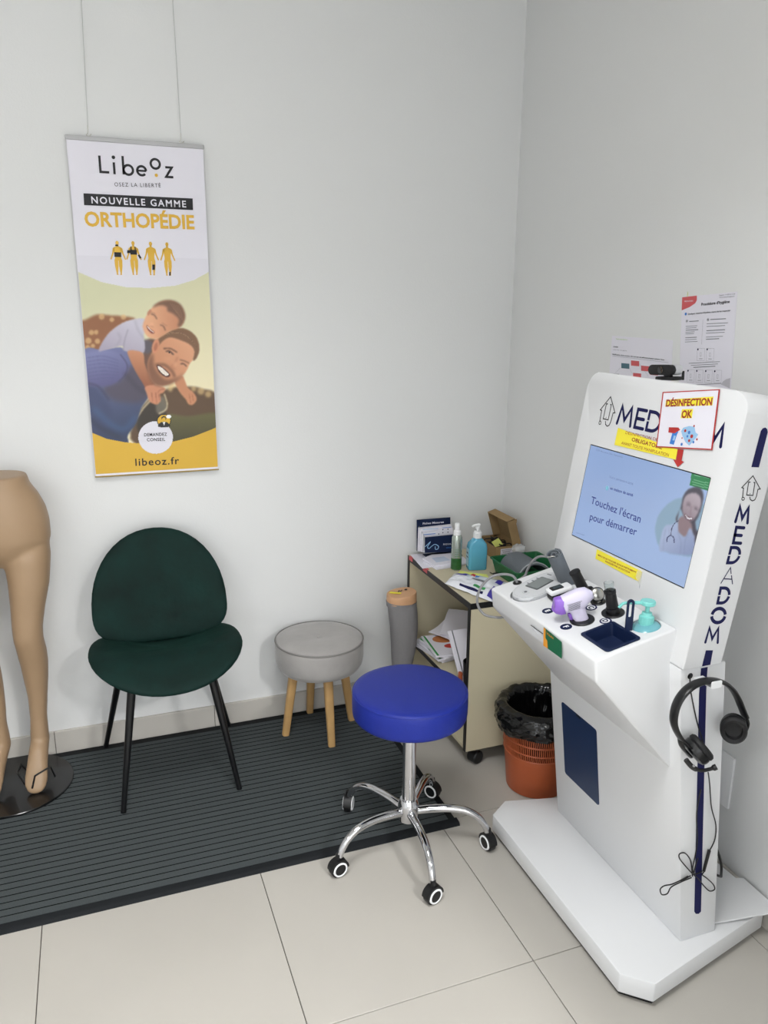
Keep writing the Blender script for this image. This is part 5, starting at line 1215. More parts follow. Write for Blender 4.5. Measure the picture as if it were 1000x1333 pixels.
bm = new(); tube(bm, [fp(27.7, 994.6, 0.023), fp(22.5, 1005, 0.023), fp(31.8, 1019, 0.023), fp(40, 1018, 0.023)], 0.0018, 6); tube(bm, [fp(27.7, 994.6, 0.023), fp(37, 1003, 0.023)], 0.0018, 6); obj('toe_clip', bm, M_blackm, mq)
bm = new(); lathe(bm, [(0.012, 0), (0.012, 0.003), (0.006, 0.003), (0.006, 0)], 20, Matrix.Translation((cxm-0.02, MYY-0.01, zc(616)+0.0005))); obj('waist_socket', bm, M_steel, mq)

# ================================================================== LEG FORM WITH GREY STOCKING
lf = thing('leg_form', 'grey stocking calf form with tan top and yellow tag beside the beige cabinet', 'leg form', (1.11, 2.72, 0.012))
bm = new()
def lp(u, v): return onY(u, v, 2.72)
sec = []
for v, u0, u1 in ((785, 506.5, 539.5), (800, 508, 541), (818, 510, 541.5), (840, 511, 540), (860, 511.5, 536.5), (885, 513, 531), (910, 514.5, 528), (938, 514, 528)):
    a, b = lp(u0, v), lp(u1, v); sec.append((((a.x+b.x)/2, 2.72, a.z), (b.x-a.x)/2/0.93, (b.x-a.x)/2, Zu, Xu))
c_ = sec[-1]; sec.append(((c_[0][0], 2.72, 0.0125), c_[1]*1.3, c_[2]*1.2, Zu, Xu)); ring_loft(bm, sec, 30); obj('stocking', bm, M_sock, lf, 70)
bm = new(); a, b = lp(505.8, 783), lp(539.5, 779); c0 = (a+b)/2; ring_loft(bm, [((c0.x, 2.72, c0.z-0.024), 0.060, 0.054, (0.05, 0, 1), Xu), ((c0.x, 2.72, c0.z-0.003), 0.062, 0.056, (0.05, 0, 1), Xu)], 36); obj('stocking_band', bm, M_sock, lf, 50)
cz = c0.z
bm = new(); ring_loft(bm, [((c0.x, 2.72, cz-0.005), 0.060, 0.054, (-0.05, 0, 1), Xu), ((c0.x, 2.72, cz+0.010), 0.0590, 0.055, (-0.06, 0, 1), Xu), ((c0.x, 2.72, cz+0.024), 0.0590, 0.056, (-0.08, 0, 1), Xu), ((c0.x, 2.72, cz+0.031), 0.058, 0.053, (-0.1, 0, 1), Xu)], 36, 2.3); obj('tan_top', bm, M_skin2, lf, 60)
bm = new(); MLf = Matrix.Translation((c0.x, 2.72, cz+0.0335)) @ Matrix.Rotation(-0.1, 4, 'Y'); rbox(bm, (-0.022, -0.012, 0), (0.048, 0.014, 0.001), 0, 1, MLf @ Matrix.Rotation(math.radians(-42), 4, 'Z')); obj('tag', bm, M_signy, lf)
bm = new(); prism(bm, circ(0.006, 14), 0.0012, MLf @ Matrix.Translation((0.024, 0.014, 0))); obj('peg_hole', bm, M_dark, lf)
bm = new(); stroke(bm, MLf @ Matrix.Translation((0, 0, 0.001)), [(-0.012, 0.006), (-0.004, 0.018), (0.0, 0.008), (0.008, 0.016)], 0.004); obj('printed_mark', bm, M_ink, lf, solid=False)

# ================================================================== ROLLING CABINET
KX0, KX1, KY0, KY1, KZ = 1.168, 1.598, 2.272, 2.852, 0.645
cb_ = thing('cabinet', 'beige rolling cabinet open at the front with black edges in the corner', 'cabinet', (1.38, 2.56, 0))
TK = 0.018
def board(nm, x0, x1, y0, y1, z0, z1, m=M_beige, bev=0.0008):
    bm = new(); rbox(bm, ((x0+x1)/2, (y0+y1)/2, (z0+z1)/2), (x1-x0, y1-y0, z1-z0), bev, 1); return obj(nm, bm, m, cb_)
board('top_panel', KX0+0.002, KX1, KY0+0.002, KY1, KZ-0.022, KZ)
board('side_panel', KX0+0.002, KX1, KY0, KY0+TK, 0.068, KZ-0.022); board('side_panel', KX0+0.002, KX1, KY1-TK, KY1, 0.068, KZ-0.022)
board('back_panel', KX1-0.012, KX1, KY0+TK, KY1-TK, 0.068, KZ-0.022)
ZS = 0.279
board('shelf_panel', KX0+0.012, KX1-0.012, KY0+TK, KY1-TK, ZS-0.018, ZS); board('bottom_panel', KX0+0.004, KX1-0.012, KY0+TK, KY1-TK, 0.068, 0.086)
for z0, z1, x in ((KZ-0.022, KZ-0.0005, 0),):
    board('black_edging', KX0-0.001, KX0+0.002, KY0, KY1, z0, z1, M_black, 0); board('black_edging', KX0, KX1, KY0-0.001, KY0+0.002, z0, z1, M_black, 0)
board('black_edging', KX0-0.001, KX0+0.002, KY0-0.0005, KY0+TK, 0.068, KZ-0.022, M_black, 0); board('black_edging', KX0-0.001, KX0+0.002, KY1-TK, KY1, 0.068, KZ-0.022, M_black, 0)
board('black_edging', KX0+0.0095, KX0+0.012, KY0+TK, KY1-TK, ZS-0.018, ZS-0.0005, M_black, 0)
for (x, y) in ((1.224, 2.300), (1.55, 2.30), (1.224, 2.80), (1.55, 2.80)):
    bm = new(); c = Vector((x, y, 0.026)); ax = Vector((0.35, -0.93, 0)).normalized(); lathe(bm, [(0, -0.02), (0.022, -0.02), (0.0255, -0.016), (0.0255, 0.016), (0.022, 0.02), (0, 0.02)], 24, along(c, c+ax))
    cyl(bm, c+Vector((0, 0, 0.02)), (x, y, 0.066), 0.012, 0.016, 14); obj('castor', bm, M_black, cb_)
for y0, y1 in ((2.835, 2.80), (2.69, 2.65)):
    bm = new(); rbox(bm, (KX0-0.0012, (y0+y1)/2, KZ-0.008), (0.0008, y0-y1, 0.013)); rbox(bm, (KX0+0.004, (y0+y1)/2, KZ+0.0004), (0.011, y0-y1, 0.0006)); obj('red_tape', bm, M_salmon, cb_)
ZT = KZ+0.0008
def zt(u, v, z=ZT): return onZ(u, v, z)
# leaflet holder
hl = thing('leaflet_holder', 'navy and white desk leaflet holder reading Fiches Mesures against the wall', 'leaflet holder', (1.30, 2.83, ZT))
HY = 2.80; hp_ = lambda u, v, y=HY: onY(u, v, y); hx_ = lambda x, y: (495+x/8.3333, 660+y/8.3333)
def slab(bm, y, th, pts): # pts pixels in crop, on plane y
    P = [onY(*hx_(*p), y) for p in pts]; prism(bm, [(p.x, p.z) for p in P], th, basis((0, y+th, 0), (1, 0, 0), (0, 0, 1), (0, -1, 0)))
bx0 = onY(*hx_(400, 480), 2.835)
bm = new(); slab(bm, 2.834, 0.003, [(398, 478), (765, 470), (762, 112), (398, 140)]); rbox(bm, ((bx0.x+1.40)/2+0.0, 2.80, ZT+0.0015), (0.15, 0.066, 0.003)); obj('back_plate', bm, M_navyp, hl)
MHd = basis((0, 2.8335, 0), (1, 0, 0), (0, 0, 1), (0, -1, 0)); hq_ = lambda y: (lambda a, b: (lambda p: (p.x, p.z))(onY(*hx_(a, b), y)))
bm = new(); fit_text(bm, 'Fiches Mesures', MHd, hq_(2.8335), (462, 190), (690, 172), 0.0085, bold=0.02); obj('lettering', bm, M_paper, hl, solid=False)
for k, (y, pts) in enumerate(((2.822, [(412, 480), (770, 475), (768, 190), (420, 228)]), (2.806, [(430, 482), (780, 480), (778, 200), (438, 240)]), (2.790, [(450, 490), (792, 482), (790, 225), (462, 290)]))):
    bm = new(); slab(bm, y, 0.008, pts); lf_ = single('leaflet', bm, M_paper, ['white leaflet stack at the back of the leaflet holder', 'white leaflet stack in the middle of the leaflet holder', 'white leaflet stack right behind the navy holder front'][k], 'leaflet', (1.33, y, ZT+0.01), 'leaflets in the desk holder')
    bm = new(); Mk = basis((0, y-0.0006, 0), (1, 0, 0), (0, 0, 1), (0, -1, 0)); Q = hq_(y)
    if k == 1: stroke(bm, Mk, [Q(460, 245), Q(630, 232)], 0.0022, round_=False); WM[lf_.name] = Matrix.Translation(lf_.location); obj('printed_line', bm, M_lblue, lf_, solid=False)
    elif k == 2:
        for a, b in ((680, 245), (735, 240), (680, 278), (735, 272), (635, 292)): flat(bm, Mk, circ(0.0026, 10, *Q(a, b)))
        WM[lf_.name] = Matrix.Translation(lf_.location); obj('printed_dot', bm, M_navy, lf_, solid=False)['kind'] = 'stuff'
        bm = new(); stroke(bm, Mk, [Q(470, 300), Q(600, 288)], 0.003, round_=False); stroke(bm, Mk, [Q(675, 226), Q(770, 218)], 0.002, round_=False); obj('printed_line', bm, M_blueink, lf_, solid=False)['kind'] = 'stuff'
    else: bm.free()
bm = new(); slab(bm, 2.770, 0.0025, [(485, 498), (812, 484), (812, 298), (485, 330)])
P = [onY(*hx_(*p), 2.770) for p in ((485, 498), (812, 484), (812, 298), (485, 330))]
obj('front_plate', bm, M_navyp, hl)
bm = new(); a_ = P[0]; b_ = P[3]; prism(bm, [(2.771, a_.z), (2.834, a_.z), (2.834, b_.z+0.03), (2.771, b_.z)], 0.002, basis((a_.x-0.002, 0, 0), (0, 1, 0), (0, 0, 1), (1, 0, 0))); obj('side_plate', bm, M_film, hl)
Mk = basis((0, 2.7692, 0), (1, 0, 0), (0, 0, 1), (0, -1, 0)); Q = hq_(2.7692)
bm = new(); stroke(bm, Mk, [(v.x, v.y) for v in spline([(*Q(*p), 0) for p in ((490, 430), (545, 378), (515, 430), (530, 450), (560, 425), (595, 405), (632, 425), (625, 455), (600, 458), (598, 430))], 5)], 0.0028); obj('swirl_mark', bm, M_lblue, hl, solid=False)
bm = new(); fit_text(bm, 'SIGVARIS', Mk, Q, (682, 414), (812, 408), 0.0075); obj('lettering', bm, M_paper, hl, solid=False)
bm = new(); fit_text(bm, 'GROUP', Mk, Q, (715, 448), (790, 444), 0.005); obj('lettering', bm, M_blueink, hl, solid=False)
# papers and booklets
def lay(name, label, cat, pts, z0, th, m, group=None, bev=0.0):
    P = [onZ(*hx_(*p), z0+th) for p in pts]; c = sum((Vector(p) for p in P), Vector())/len(P)
    bm = new(); prism(bm, [(p.x, p.y) for p in P], th, Matrix.Translation((0, 0, z0)), bev); return single(name, bm, m, label, cat, (c.x, c.y, z0), group)
lay('paper_sheet', 'white paper sheet lying over the front left cabinet edge', 'paper', [(325, 515), (460, 668), (640, 640), (790, 500), (600, 490)], ZT, 0.0006, M_paper)
P_ = [(462, 575), (600, 660), (850, 610), (775, 500), (560, 520)]
lay('booklet', 'lower white booklet of the small pile beside the spray bottle', 'booklet', [(470, 590), (612, 668), (790, 640), (960, 600), (905, 540), (600, 545)], ZT+0.0008, 0.006, M_paper)
bk = lay('booklet', 'upper white booklet with a pale blue cover square beside the spray bottle', 'booklet', [(462, 555), (598, 636), (800, 606), (770, 500), (560, 515)], ZT+0.007, 0.006, M_paper)
WM[bk.name] = Matrix.Translation(bk.location)
bm = new(); P = [onZ(*hx_(*p), ZT+0.0136) for p in ((560, 552), (610, 602), (762, 575), (690, 535))]; prism(bm, [(p.x, p.y) for p in P], 0.0004, Matrix.Translation((0, 0, ZT+0.0132))); obj('cover_square', bm, mat('pale_blue_print', (196, 206, 226), 0.5), bk)
# spray bottle
sb = thing('spray_bottle', 'slim silver and green spray bottle with white cap on the cabinet', 'bottle', (1.300, 2.655, ZT))
sx_ = onZ(596.0, 742.5, ZT); TSb = Matrix.Translation((sx_.x, sx_.y+0.016, ZT)); 
bm = new(); lathe(bm, [(0.019, 0), (0.0205, 0.003), (0.0205, 0.118), (0.0195, 0.130), (0.015, 0.140), (0.0115, 0.143)], 32, TSb); ob = obj('bottle_body', bm, M_alu, sb)
bm = new(); lathe(bm, [(0.0208, 0.004), (0.0208, 0.048)], 32, TSb, cap=False); obj('green_label', bm, M_leaf, sb)
for k in range(5):
    bm = new(); a0 = math.radians(238); rbox(bm, (0, 0, 0), (0.018-0.002*(k % 3), 0.0006, 0.0018), 0, 1, TSb @ Matrix.Rotation(math.radians(-22), 4, 'Z') @ Matrix.Translation((0.0, -0.0207, 0.085-0.009*k))); obj('label_line', bm, M_leaf, sb)
bm = new(); lathe(bm, [(0.0145, 0.139), (0.0145, 0.155), (0.012, 0.158), (0.0095, 0.160), (0.0095, 0.184), (0.008, 0.187), (0, 0.187)], 28, TSb); obj('spray_cap', bm, M_white, sb)
# blue gel bottle
gb = thing('gel_bottle', 'blue square shouldered hand gel bottle with white pump on the cabinet', 'bottle', (1.385, 2.60, ZT))
gl = onZ(611, 738, ZT); gr = onZ(637, 741, ZT); gc = onZ(624, 742.5, ZT)
GM = Matrix.Translation((gc.x, gc.y+0.026, ZT)) @ Matrix.Rotation(math.radians(-12), 4, 'Z')
bm = new(); rings = []
for (wx_, wy_, z) in ((0.070, 0.044, 0.0), (0.074, 0.048, 0.003), (0.074, 0.048, 0.088), (0.068, 0.046, 0.104), (0.040, 0.038, 0.122), (0.028, 0.028, 0.126), (0.026, 0.026, 0.130)):
    rings.append([bm.verts.new(GM @ Vector((x, y, z))) for x, y in rrect(wx_, wy_, min(wx_, wy_)*0.22 if z < 0.11 else min(wx_, wy_)*0.49, 4)])
for a, b in zip(rings[:-1], rings[1:]):
    for k in range(len(a)): bm.faces.new((a[k], a[(k+1) % len(a)], b[(k+1) % len(a)], b[k]))
bm.faces.new(rings[0][::-1]); bm.faces.new(rings[-1]); obj('bottle_body', bm, M_gel, gb)
bm = new(); rbox(bm, (-0.0374, 0, 0.05), (0.0006, 0.034, 0.07), 0, 1, GM); obj('label', bm, mat('pale_label', (176, 214, 226), 0.4), gb)
bm = new(); rbox(bm, (-0.0378, 0, 0.066), (0.0006, 0.02, 0.006), 0, 1, GM); rbox(bm, (-0.0378, 0, 0.05), (0.0006, 0.024, 0.004), 0, 1, GM); obj('label_print', bm, M_navyp, gb)['kind'] = 'stuff'
bm = new(); lathe(bm, [(0.0165, 0.126), (0.0165, 0.146), (0.0135, 0.149), (0.0135, 0.153), (0.005, 0.154)], 28, GM); obj('collar', bm, M_white, gb)
bm = new(); cyl(bm, GM @ Vector((0, 0, 0.153)), GM @ Vector((0, 0, 0.172)), 0.0042, 0.0042, 12); cyl(bm, GM @ Vector((0, 0, 0.160)), GM @ Vector((0, 0, 0.172)), 0.0085, 0.0085, 16, 0.001); tube(bm, spline([GM @ Vector(p) for p in ((0.008, 0, 0.176), (0, 0, 0.177), (-0.012, 0, 0.176), (-0.022, 0, 0.170))], 4), [0.0055]*5+[0.0045]*8, 10); obj('pump', bm, M_white, gb)
# sticky notes
lay('sticky_note', 'pale yellow sticky note between the gel bottle and the wipes packet', 'note', [(870, 690), (835, 722), (1010, 790), (1180, 775), (1160, 730), (1000, 712)], ZT, 0.0012, M_yel)
# wipes packet
wb = thing('wipes_packet', 'crumpled white wipes packet with purple and blue print on the front cabinet edge', 'packet', (1.24, 2.42, ZT))
pk = [onZ(*hx_(*p), ZT+0.012) for p in ((705, 820), (800, 900), (1000, 985), (1000, 760), (790, 735))]
A0 = onZ(579, 757, ZT+0.012); A1 = onZ(641, 781, ZT+0.012); A2 = onZ(662, 756, ZT+0.012); A3 = onZ(592, 744, ZT+0.012)
def wfn(a, b, sd=1):
    p = (A0*(1-a)+A1*a)*(1-b)+(A3*(1-a)+A2*a)*b; e = (max(0, 1-abs(2*a-1)**4)*max(0, 1-abs(2*b-1)**3))**0.6
    z = ZT+0.004+(0.022*e*(0.9+0.25*mnoise.noise(Vector((a*5, b*4, 2))))+0.004*mnoise.noise(Vector((a*14, b*9, 1)))*e if sd > 0 else 0.0)
    jag = 0.004*mnoise.noise(Vector((a*9, b*9, 5)))
    return Vector((p.x+jag, p.y+jag, z if sd > 0 else ZT+0.0005+0.0035*(1-e)))
bm = new(); grid(bm, lambda a, b: wfn(a, b, 1), 36, 20); grid(bm, lambda a, b: wfn(a, b, -1), 36, 20); bmesh.ops.remove_doubles(bm, verts=bm.verts[:], dist=0.0016); obj('packet_film', bm, M_pack, wb, 60)
def wpatch(nm, a0, a1, b0, b1, m, n=8):
    bm = new(); grid(bm, lambda a, b: wfn(a0+(a1-a0)*a, b0+(b1-b0)*b)+Vector((0, 0, 0.0012)), n, n); obj(nm, bm, m, wb, 180, solid=False)
wpatch('purple_band', 0.87, 0.99, 0.06, 0.50, M_violet); wpatch('purple_band', 0.10, 0.30, 0.62, 0.86, M_violet); wpatch('red_logo', 0.36, 0.44, 0.72, 0.86, M_signr); wpatch('blue_logo', 0.45, 0.52, 0.72, 0.86, M_blueink); wpatch('green_print', 0.55, 0.78, 0.18, 0.30, M_greenp, 6); wpatch('blue_print', 0.30, 0.78, 0.05, 0.12, M_navy, 6); wpatch('grey_print', 0.44, 0.72, 0.50, 0.58, M_grey, 6); wpatch('violet_patch', 0.84, 0.95, 0.66, 0.90, M_violet)
# black plug lying
crb = lambda x, y: (600+x/7.143, 640+y/7.143)
pg = thing('cable_plug', 'black cable plug lying beside the blue gel bottle', 'plug', onZ(*crb(350, 760), ZT))
a, b = onZ(*crb(300, 765), ZT+0.006), onZ(*crb(400, 770), ZT+0.006); bm = new(); oval_tube(bm, [a, a.lerp(b, 0.3), a.lerp(b, 0.8), b], [(0.004, 0.005), (0.0055, 0.009), (0.0055, 0.010), (0.004, 0.006)], up=(0, 1, 0)); obj('plug_body', bm, M_black, pg)
bm = new(); q = onZ(*crb(275, 752), ZT+0.004); tube(bm, [a+Vector((0, 0.004, 0)), q+Vector((0, 0.004, 0))], 0.0015, 6); tube(bm, [a, q], 0.0015, 6); obj('prongs', bm, M_black, pg)['kind'] = 'stuff'
bm = new(); tube(bm, spline([b, b+Vector((0.006, -0.012, 0)), b+Vector((0.0, -0.05, -0.003)), b+Vector((-0.02, -0.08, -0.003))], 5), 0.0025, 6); obj('cord', bm, M_black, pg)
# cardboard box
BXa, BXb, BYa, BYb, BH = 1.478, 1.594, 2.675, 2.845, 0.052
bxt = thing('cardboard_box', 'open brown cardboard box full of cables at the back of the cabinet', 'box', ((BXa+BXb)/2, (BYa+BYb)/2, ZT))
bm = new()
for (x0, x1, y0, y1, z0, z1) in ((BXa, BXb, BYa, BYb, 0, 0.003), (BXa, BXb, BYa, BYa+0.003, 0.003, BH), (BXa, BXb, BYb-0.003, BYb, 0.003, BH), (BXa, BXa+0.003, BYa+0.003, BYb-0.003, 0.003, BH), (BXb-0.003, BXb, BYa+0.003, BYb-0.003, 0.003, BH)):
    rbox(bm, ((x0+x1)/2, (y0+y1)/2, ZT+(z0+z1)/2), (x1-x0, y1-y0, z1-z0))
o_ = obj('box_body', bm, M_card, bxt)
ML_ = basis((BXb-0.002, BYa, ZT+BH), (0, 1, 0), (-math.sin(math.radians(17)), 0, math.cos(math.radians(17))))
LW, LHt = BYb-BYa, 0.118
bm = new(); NI = -1  # z axis of ML_ : x cross y
prism(bm, [(0, 0), (LW, 0), (LW, LHt), (0, LHt)], 0.003, ML_)
zin = (ML_.to_3x3() @ Vector((0, 0, 1))).x
dpt = -0.034 if zin > 0 else 0.034
for pts in ([(0, 0), (0.003, 0), (0.003, LHt), (0, LHt)], [(LW-0.003, 0), (LW, 0), (LW, LHt), (LW-0.003, LHt)], [(0, LHt-0.003), (LW, LHt-0.003), (LW, LHt), (0, LHt)]): prism(bm, pts, dpt, ML_)
obj('lid', bm, M_card, bxt)
bm = new(); prism(bm, [(0.0, 0)]+[(0.0+0.020-0.020*math.cos(PI*k/10), -0.026*math.sin(PI*k/10)) for k in range(11)]+[(0.04, 0)], 0.002, basis(ML_ @ Vector((-0.0015, LHt-0.002, dpt*0.95)), (ML_.to_3x3() @ Vector((0, 0, -1 if dpt < 0 else 1))*-1).normalized(), (ML_.to_3x3() @ Vector((0, 1, 0))).normalized())); obj('lid_tab', bm, M_card, bxt)
bm = new(); rbox(bm, (BXa+0.052, BYa-0.0006, ZT+0.027), (0.058, 0.0008, 0.032)); lab = obj('label', bm, M_paper, bxt)
bm = new()
for k in range(5): rbox(bm, (BXa+0.050, BYa-0.0012, ZT+0.038-0.0055*k), (0.046-0.006*(k % 3), 0.0006, 0.0014))
obj('label_print', bm, M_ink, lab)['kind'] = 'stuff'
bm = new(); rbox(bm, (BXb-0.014, BYa-0.0006, ZT+0.03), (0.02, 0.0008, 0.024)); lab = obj('label', bm, M_paper, bxt)
bm = new(); text(bm, 'CE', basis((BXb-0.014, BYa-0.0014, ZT+0.026), (1, 0, 0), (0, 0, 1)), 0, 0, None, 0.009, bold=0.02, align='C'); obj('lettering', bm, M_ink, lab, solid=False)
cc = thing('cable_bundle', 'tangled black cables heaped inside the open cardboard box', 'cables', ((BXa+BXb)/2, 2.76, ZT+0.01)); bm = new()
rg = random.Random(3)
for k in range(7):
    c = Vector((BXa+0.03+rg.random()*0.055, BYa+0.03+rg.random()*0.11, ZT+0.035+rg.random()*0.022)); r = 0.014+rg.random()*0.012; tl_ = Matrix.Rotation(rg.random()*1.2-0.6, 4, 'X') @ Matrix.Rotation(rg.random()*1.2-0.6, 4, 'Y')
    tube(bm, [c+(tl_ @ Vector((r*math.cos(2*PI*j/20), r*math.sin(2*PI*j/20), 0.004*math.sin(6*PI*j/20)))) for j in range(20)], 0.0024, 6, True)
rbox(bm, (BXa+0.05, BYa+0.10, ZT+0.022), (0.07, 0.09, 0.03), 0.008, 2)
obj('cable_coils', bm, M_black, cc)['kind'] = 'stuff'
bm = new(); P = [onY(*crb(*p), 2.70) for p in ((285, 468), (350, 430), (395, 495), (320, 515))]; prism(bm, [(p.x, p.z) for p in P], 0.001, basis((0, 2.70, 0), (1, 0, 0), (0, -0.0, 1), (0, -1, 0))); single('sticky_note', bm, M_yel, 'lime yellow sticky note sticking out of the open cardboard box', 'note', (BXa+0.03, 2.70, ZT+0.05))
# roll and clear bag
rl = thing('tape_roll', 'grey round roll with red label and clear bag right of the cardboard box', 'roll', (1.565, 2.62, ZT))
rc_ = onY(697, 717, 2.62); rcx = min(rc_.x, 1.566); TRl = Matrix.Translation((rcx, 2.625, ZT))
bm = new(); lathe(bm, [(0.034, 0), (0.036, 0.002), (0.036, 0.030), (0.034, 0.032), (0.022, 0.032), (0.022, 0.002)], 32, TRl); obj('roll_body', bm, M_cuff, rl)
bm = new(); a0, a1 = math.radians(215), math.radians(262); prism(bm, [(0.0366*math.cos(a0+(a1-a0)*k/8), 0.0366*math.sin(a0+(a1-a0)*k/8)) for k in range(9)]+[(0.036*math.cos(a1-(a1-a0)*k/8), 0.036*math.sin(a1-(a1-a0)*k/8)) for k in range(9)], 0.014, TRl @ Matrix.Translation((0, 0, 0.006))); obj('red_label', bm, M_redl, rl)
bm = new(); pod(bm, lambda x, y, sd, e: TRl @ Vector((-0.012+0.030*x, 0.024*y, 0.05+0.018*sd*e+0.006*mnoise.noise(Vector((x*4, y*4, sd*2.0)))+0.004)), 8, 24); obj('clear_bag', bm, M_film, rl, 180)
bm = new()
for k, (x, y, z, a) in enumerate(((-0.02, 0, 0.05, 0.6), (-0.006, 0.004, 0.046, 1.0), (0.002, -0.005, 0.05, 0.3))): cyl(bm, TRl @ Vector((x, y, z-0.01)), TRl @ Vector((x+0.012*math.cos(a), y, z+0.014)), 0.0045, 0.003, 10)
obj('small_fitting', bm, M_white, rl)['kind'] = 'stuff'
# green crate with cuff
cr = thing('storage_crate', 'small open green plastic crate behind the kiosk shelf', 'crate', (1.49, 2.45, ZT))
g00 = onZ(654, 723, ZT+0.062); g01 = onZ(713, 720, ZT+0.062)
CXa, CXb, CYa, CYb = 1.385, 1.590, 2.34, 2.545
Mcr = basis(((CXa+CXb)/2, (CYa+CYb)/2, ZT), (1, 0, 0), (0, 1, 0)); ww, ll = CXb-CXa, CYb-CYa
bm = new(); rect_ring(bm, Mcr, ww-0.03, ll-0.03, 0, ww, ll, 0.062, 0, 0, 0.01, 0.012); rect_ring(bm, Mcr, ww, ll, 0.062, ww-0.006, ll-0.006, 0.062, 0, 0, 0.012, 0.010); rect_ring(bm, Mcr, ww-0.006, ll-0.006, 0.062, ww-0.036, ll-0.036, 0.003, 0, 0, 0.010, 0.01)
A_, B_ = rect_ring(bm, Mcr, ww-0.036, ll-0.036, 0.003, ww-0.04, ll-0.04, 0.003, 0, 0, 0.01, 0.01); bm.faces.new(B_)
A_, B_ = rect_ring(bm, Mcr, ww-0.03, ll-0.03, 0.0, ww-0.04, ll-0.04, 0.0, 0, 0, 0.01, 0.01); bm.faces.new(B_)
bmesh.ops.remove_doubles(bm, verts=bm.verts[:], dist=0.0001); obj('crate_body', bm, M_crate, cr)
bm = new(); tube(bm, [Mcr @ Vector((x, y, 0.0615)) for x, y in rrect(ww+0.004, ll+0.004, 0.013, 5)], 0.0032, 8, True); obj('rim', bm, M_crate, cr)
cf = thing('spare_cuff', 'arched grey arm cuff with pale border lying in the green crate', 'cuff', (1.48, 2.45, ZT+0.03))
def arch(a, b, off=0.0):
    t_ = PI*(0.02+0.96*a); r = 0.062+off; x = 1.485-r*1.15*math.cos(t_); z = ZT+0.012+r*1.02*math.sin(t_); y = 2.375+0.15*b+0.012*math.sin(t_)
    return Vector((x, y, z))
def shell(bm, f, n1, n2, th):
    A = grid(bm, lambda a, b: f(a, b, 0.0), n1, n2); B = grid(bm, lambda a, b: f(a, b, -th), n1, n2)
    for i in range(n1-1):
        for j in (0, n2-1): bm.faces.new((A[i][j], A[i+1][j], B[i+1][j], B[i][j]))
    for j in range(n2-1):
        for i in (0, n1-1): bm.faces.new((A[i][j], A[i][j+1], B[i][j+1], B[i][j]))
bm = new(); shell(bm, arch, 28, 8, 0.006); obj('cuff_wrap', bm, M_cuff, cf, 60)
for b in (0.02,):
    bm = new(); tube(bm, [arch(k/27, b, 0.0005) for k in range(28)], 0.0028, 8); obj('edge_binding', bm, mat('pale_grey_binding', (168, 172, 176), 0.7), cf)
# magazines on the cabinet shelf
ZM = ZS+0.0005
cr3 = lambda x, y: (495+x/7.692, 750+y/7.692)
mz = [  # x, y, w, h, rot, th, material, label
    (1.268, 2.690, 0.17, 0.21, 12, 0.012, M_paper, 'bottom white magazine of the pile inside the beige cabinet'),
    (1.262, 2.672, 0.165, 0.21, 3, 0.009, M_paper, 'second magazine from the bottom inside the cabinet, green spine stripe'),
    (1.270, 2.665, 0.16, 0.205, 9, 0.010, M_paper, 'middle magazine with green stripe inside the cabinet'),
    (1.262, 2.650, 0.16, 0.20, -6, 0.007, M_paper, 'magazine with food picture cover on top of the cabinet pile'),
]
z = ZM
for k, (x, y, w_, h_, r_, th_, m, lb) in enumerate(mz):
    Mz = Matrix.Translation((x, y, z)) @ Matrix.Rotation(math.radians(r_), 4, 'Z'); mg = thing('magazine', lb, 'magazine', (x, y, z), 'magazines in the cabinet')
    bm = new(); rbox(bm, (0, 0, th_/2), (w_, h_, th_), 0.001, 1, Mz); obj('pages', bm, m, mg)
    if k: bm = new(); rbox(bm, (-w_/2+0.012, 0, th_+0.0003), (0.008, h_-0.01, 0.0005), 0, 1, Mz); obj('green_stripe', bm, M_greenp, mg)
    if k == 3:
        bm = new(); prism(bm, ellipse(0.045, 0.035, 20, 0.0, 0.05), 0.0005, Mz @ Matrix.Translation((0, 0, th_+0.0004))); obj('food_picture', bm, M_toast, mg)
        bm = new(); prism(bm, ellipse(0.03, 0.02, 18, 0.012, -0.02), 0.0005, Mz @ Matrix.Translation((0, 0, th_+0.0004))); obj('tomato_picture', bm, M_redl, mg)
    z += th_+0.0006
for k, (x, y, w_, h_, r_, tx, lb) in enumerate(((1.335, 2.72, 0.16, 0.21, 25, 14, 'grey-white folded leaflet lying askew behind the food magazine'), (1.36, 2.70, 0.15, 0.21, 50, 20, 'uppermost crumpled white leaflet at the back of the cabinet shelf'))):
    Mz = Matrix.Translation((x, y, z+0.030+0.024*k)) @ Matrix.Rotation(math.radians(r_), 4, 'Z') @ Matrix.Rotation(math.radians(-tx), 4, 'Y') 
    bm = new(); shell(bm, lambda a, b, o: Mz @ Vector(((a-0.5)*w_, (b-0.5)*h_*0.8, o+0.006*math.sin(a*5+b*3+k))), 14, 6, 0.004); single('leaflet', bm, M_paper, lb, 'leaflet', (x, y, z+0.030+0.024*k), 'loose leaflets in the cabinet')
fo = thing('folder', 'tall grey folder leaning inside the cabinet behind the black cup', 'folder', (1.33, 2.50, ZM))
Mfo = basis((1.195, 2.378, ZM+0.006), Vector((1, 0.06, 0)).normalized(), Vector((-0.06*0.57, 0.57, 0.82)).normalized())
bm = new(); rbox(bm, (0.12, 0.10, 0), (0.24, 0.20, 0.010), 0.001, 1, Mfo); obj('folder_cover', bm, M_paper, fo)
bm = new(); rbox(bm, (0.016, 0.10, 0.0), (0.005, 0.201, 0.0125), 0.001, 1, Mfo); obj('dark_spine', bm, M_grey, fo)
cu2 = thing('pen_cup', 'black round cup standing inside the cabinet near its right side', 'cup', (1.232, 2.352, ZM))
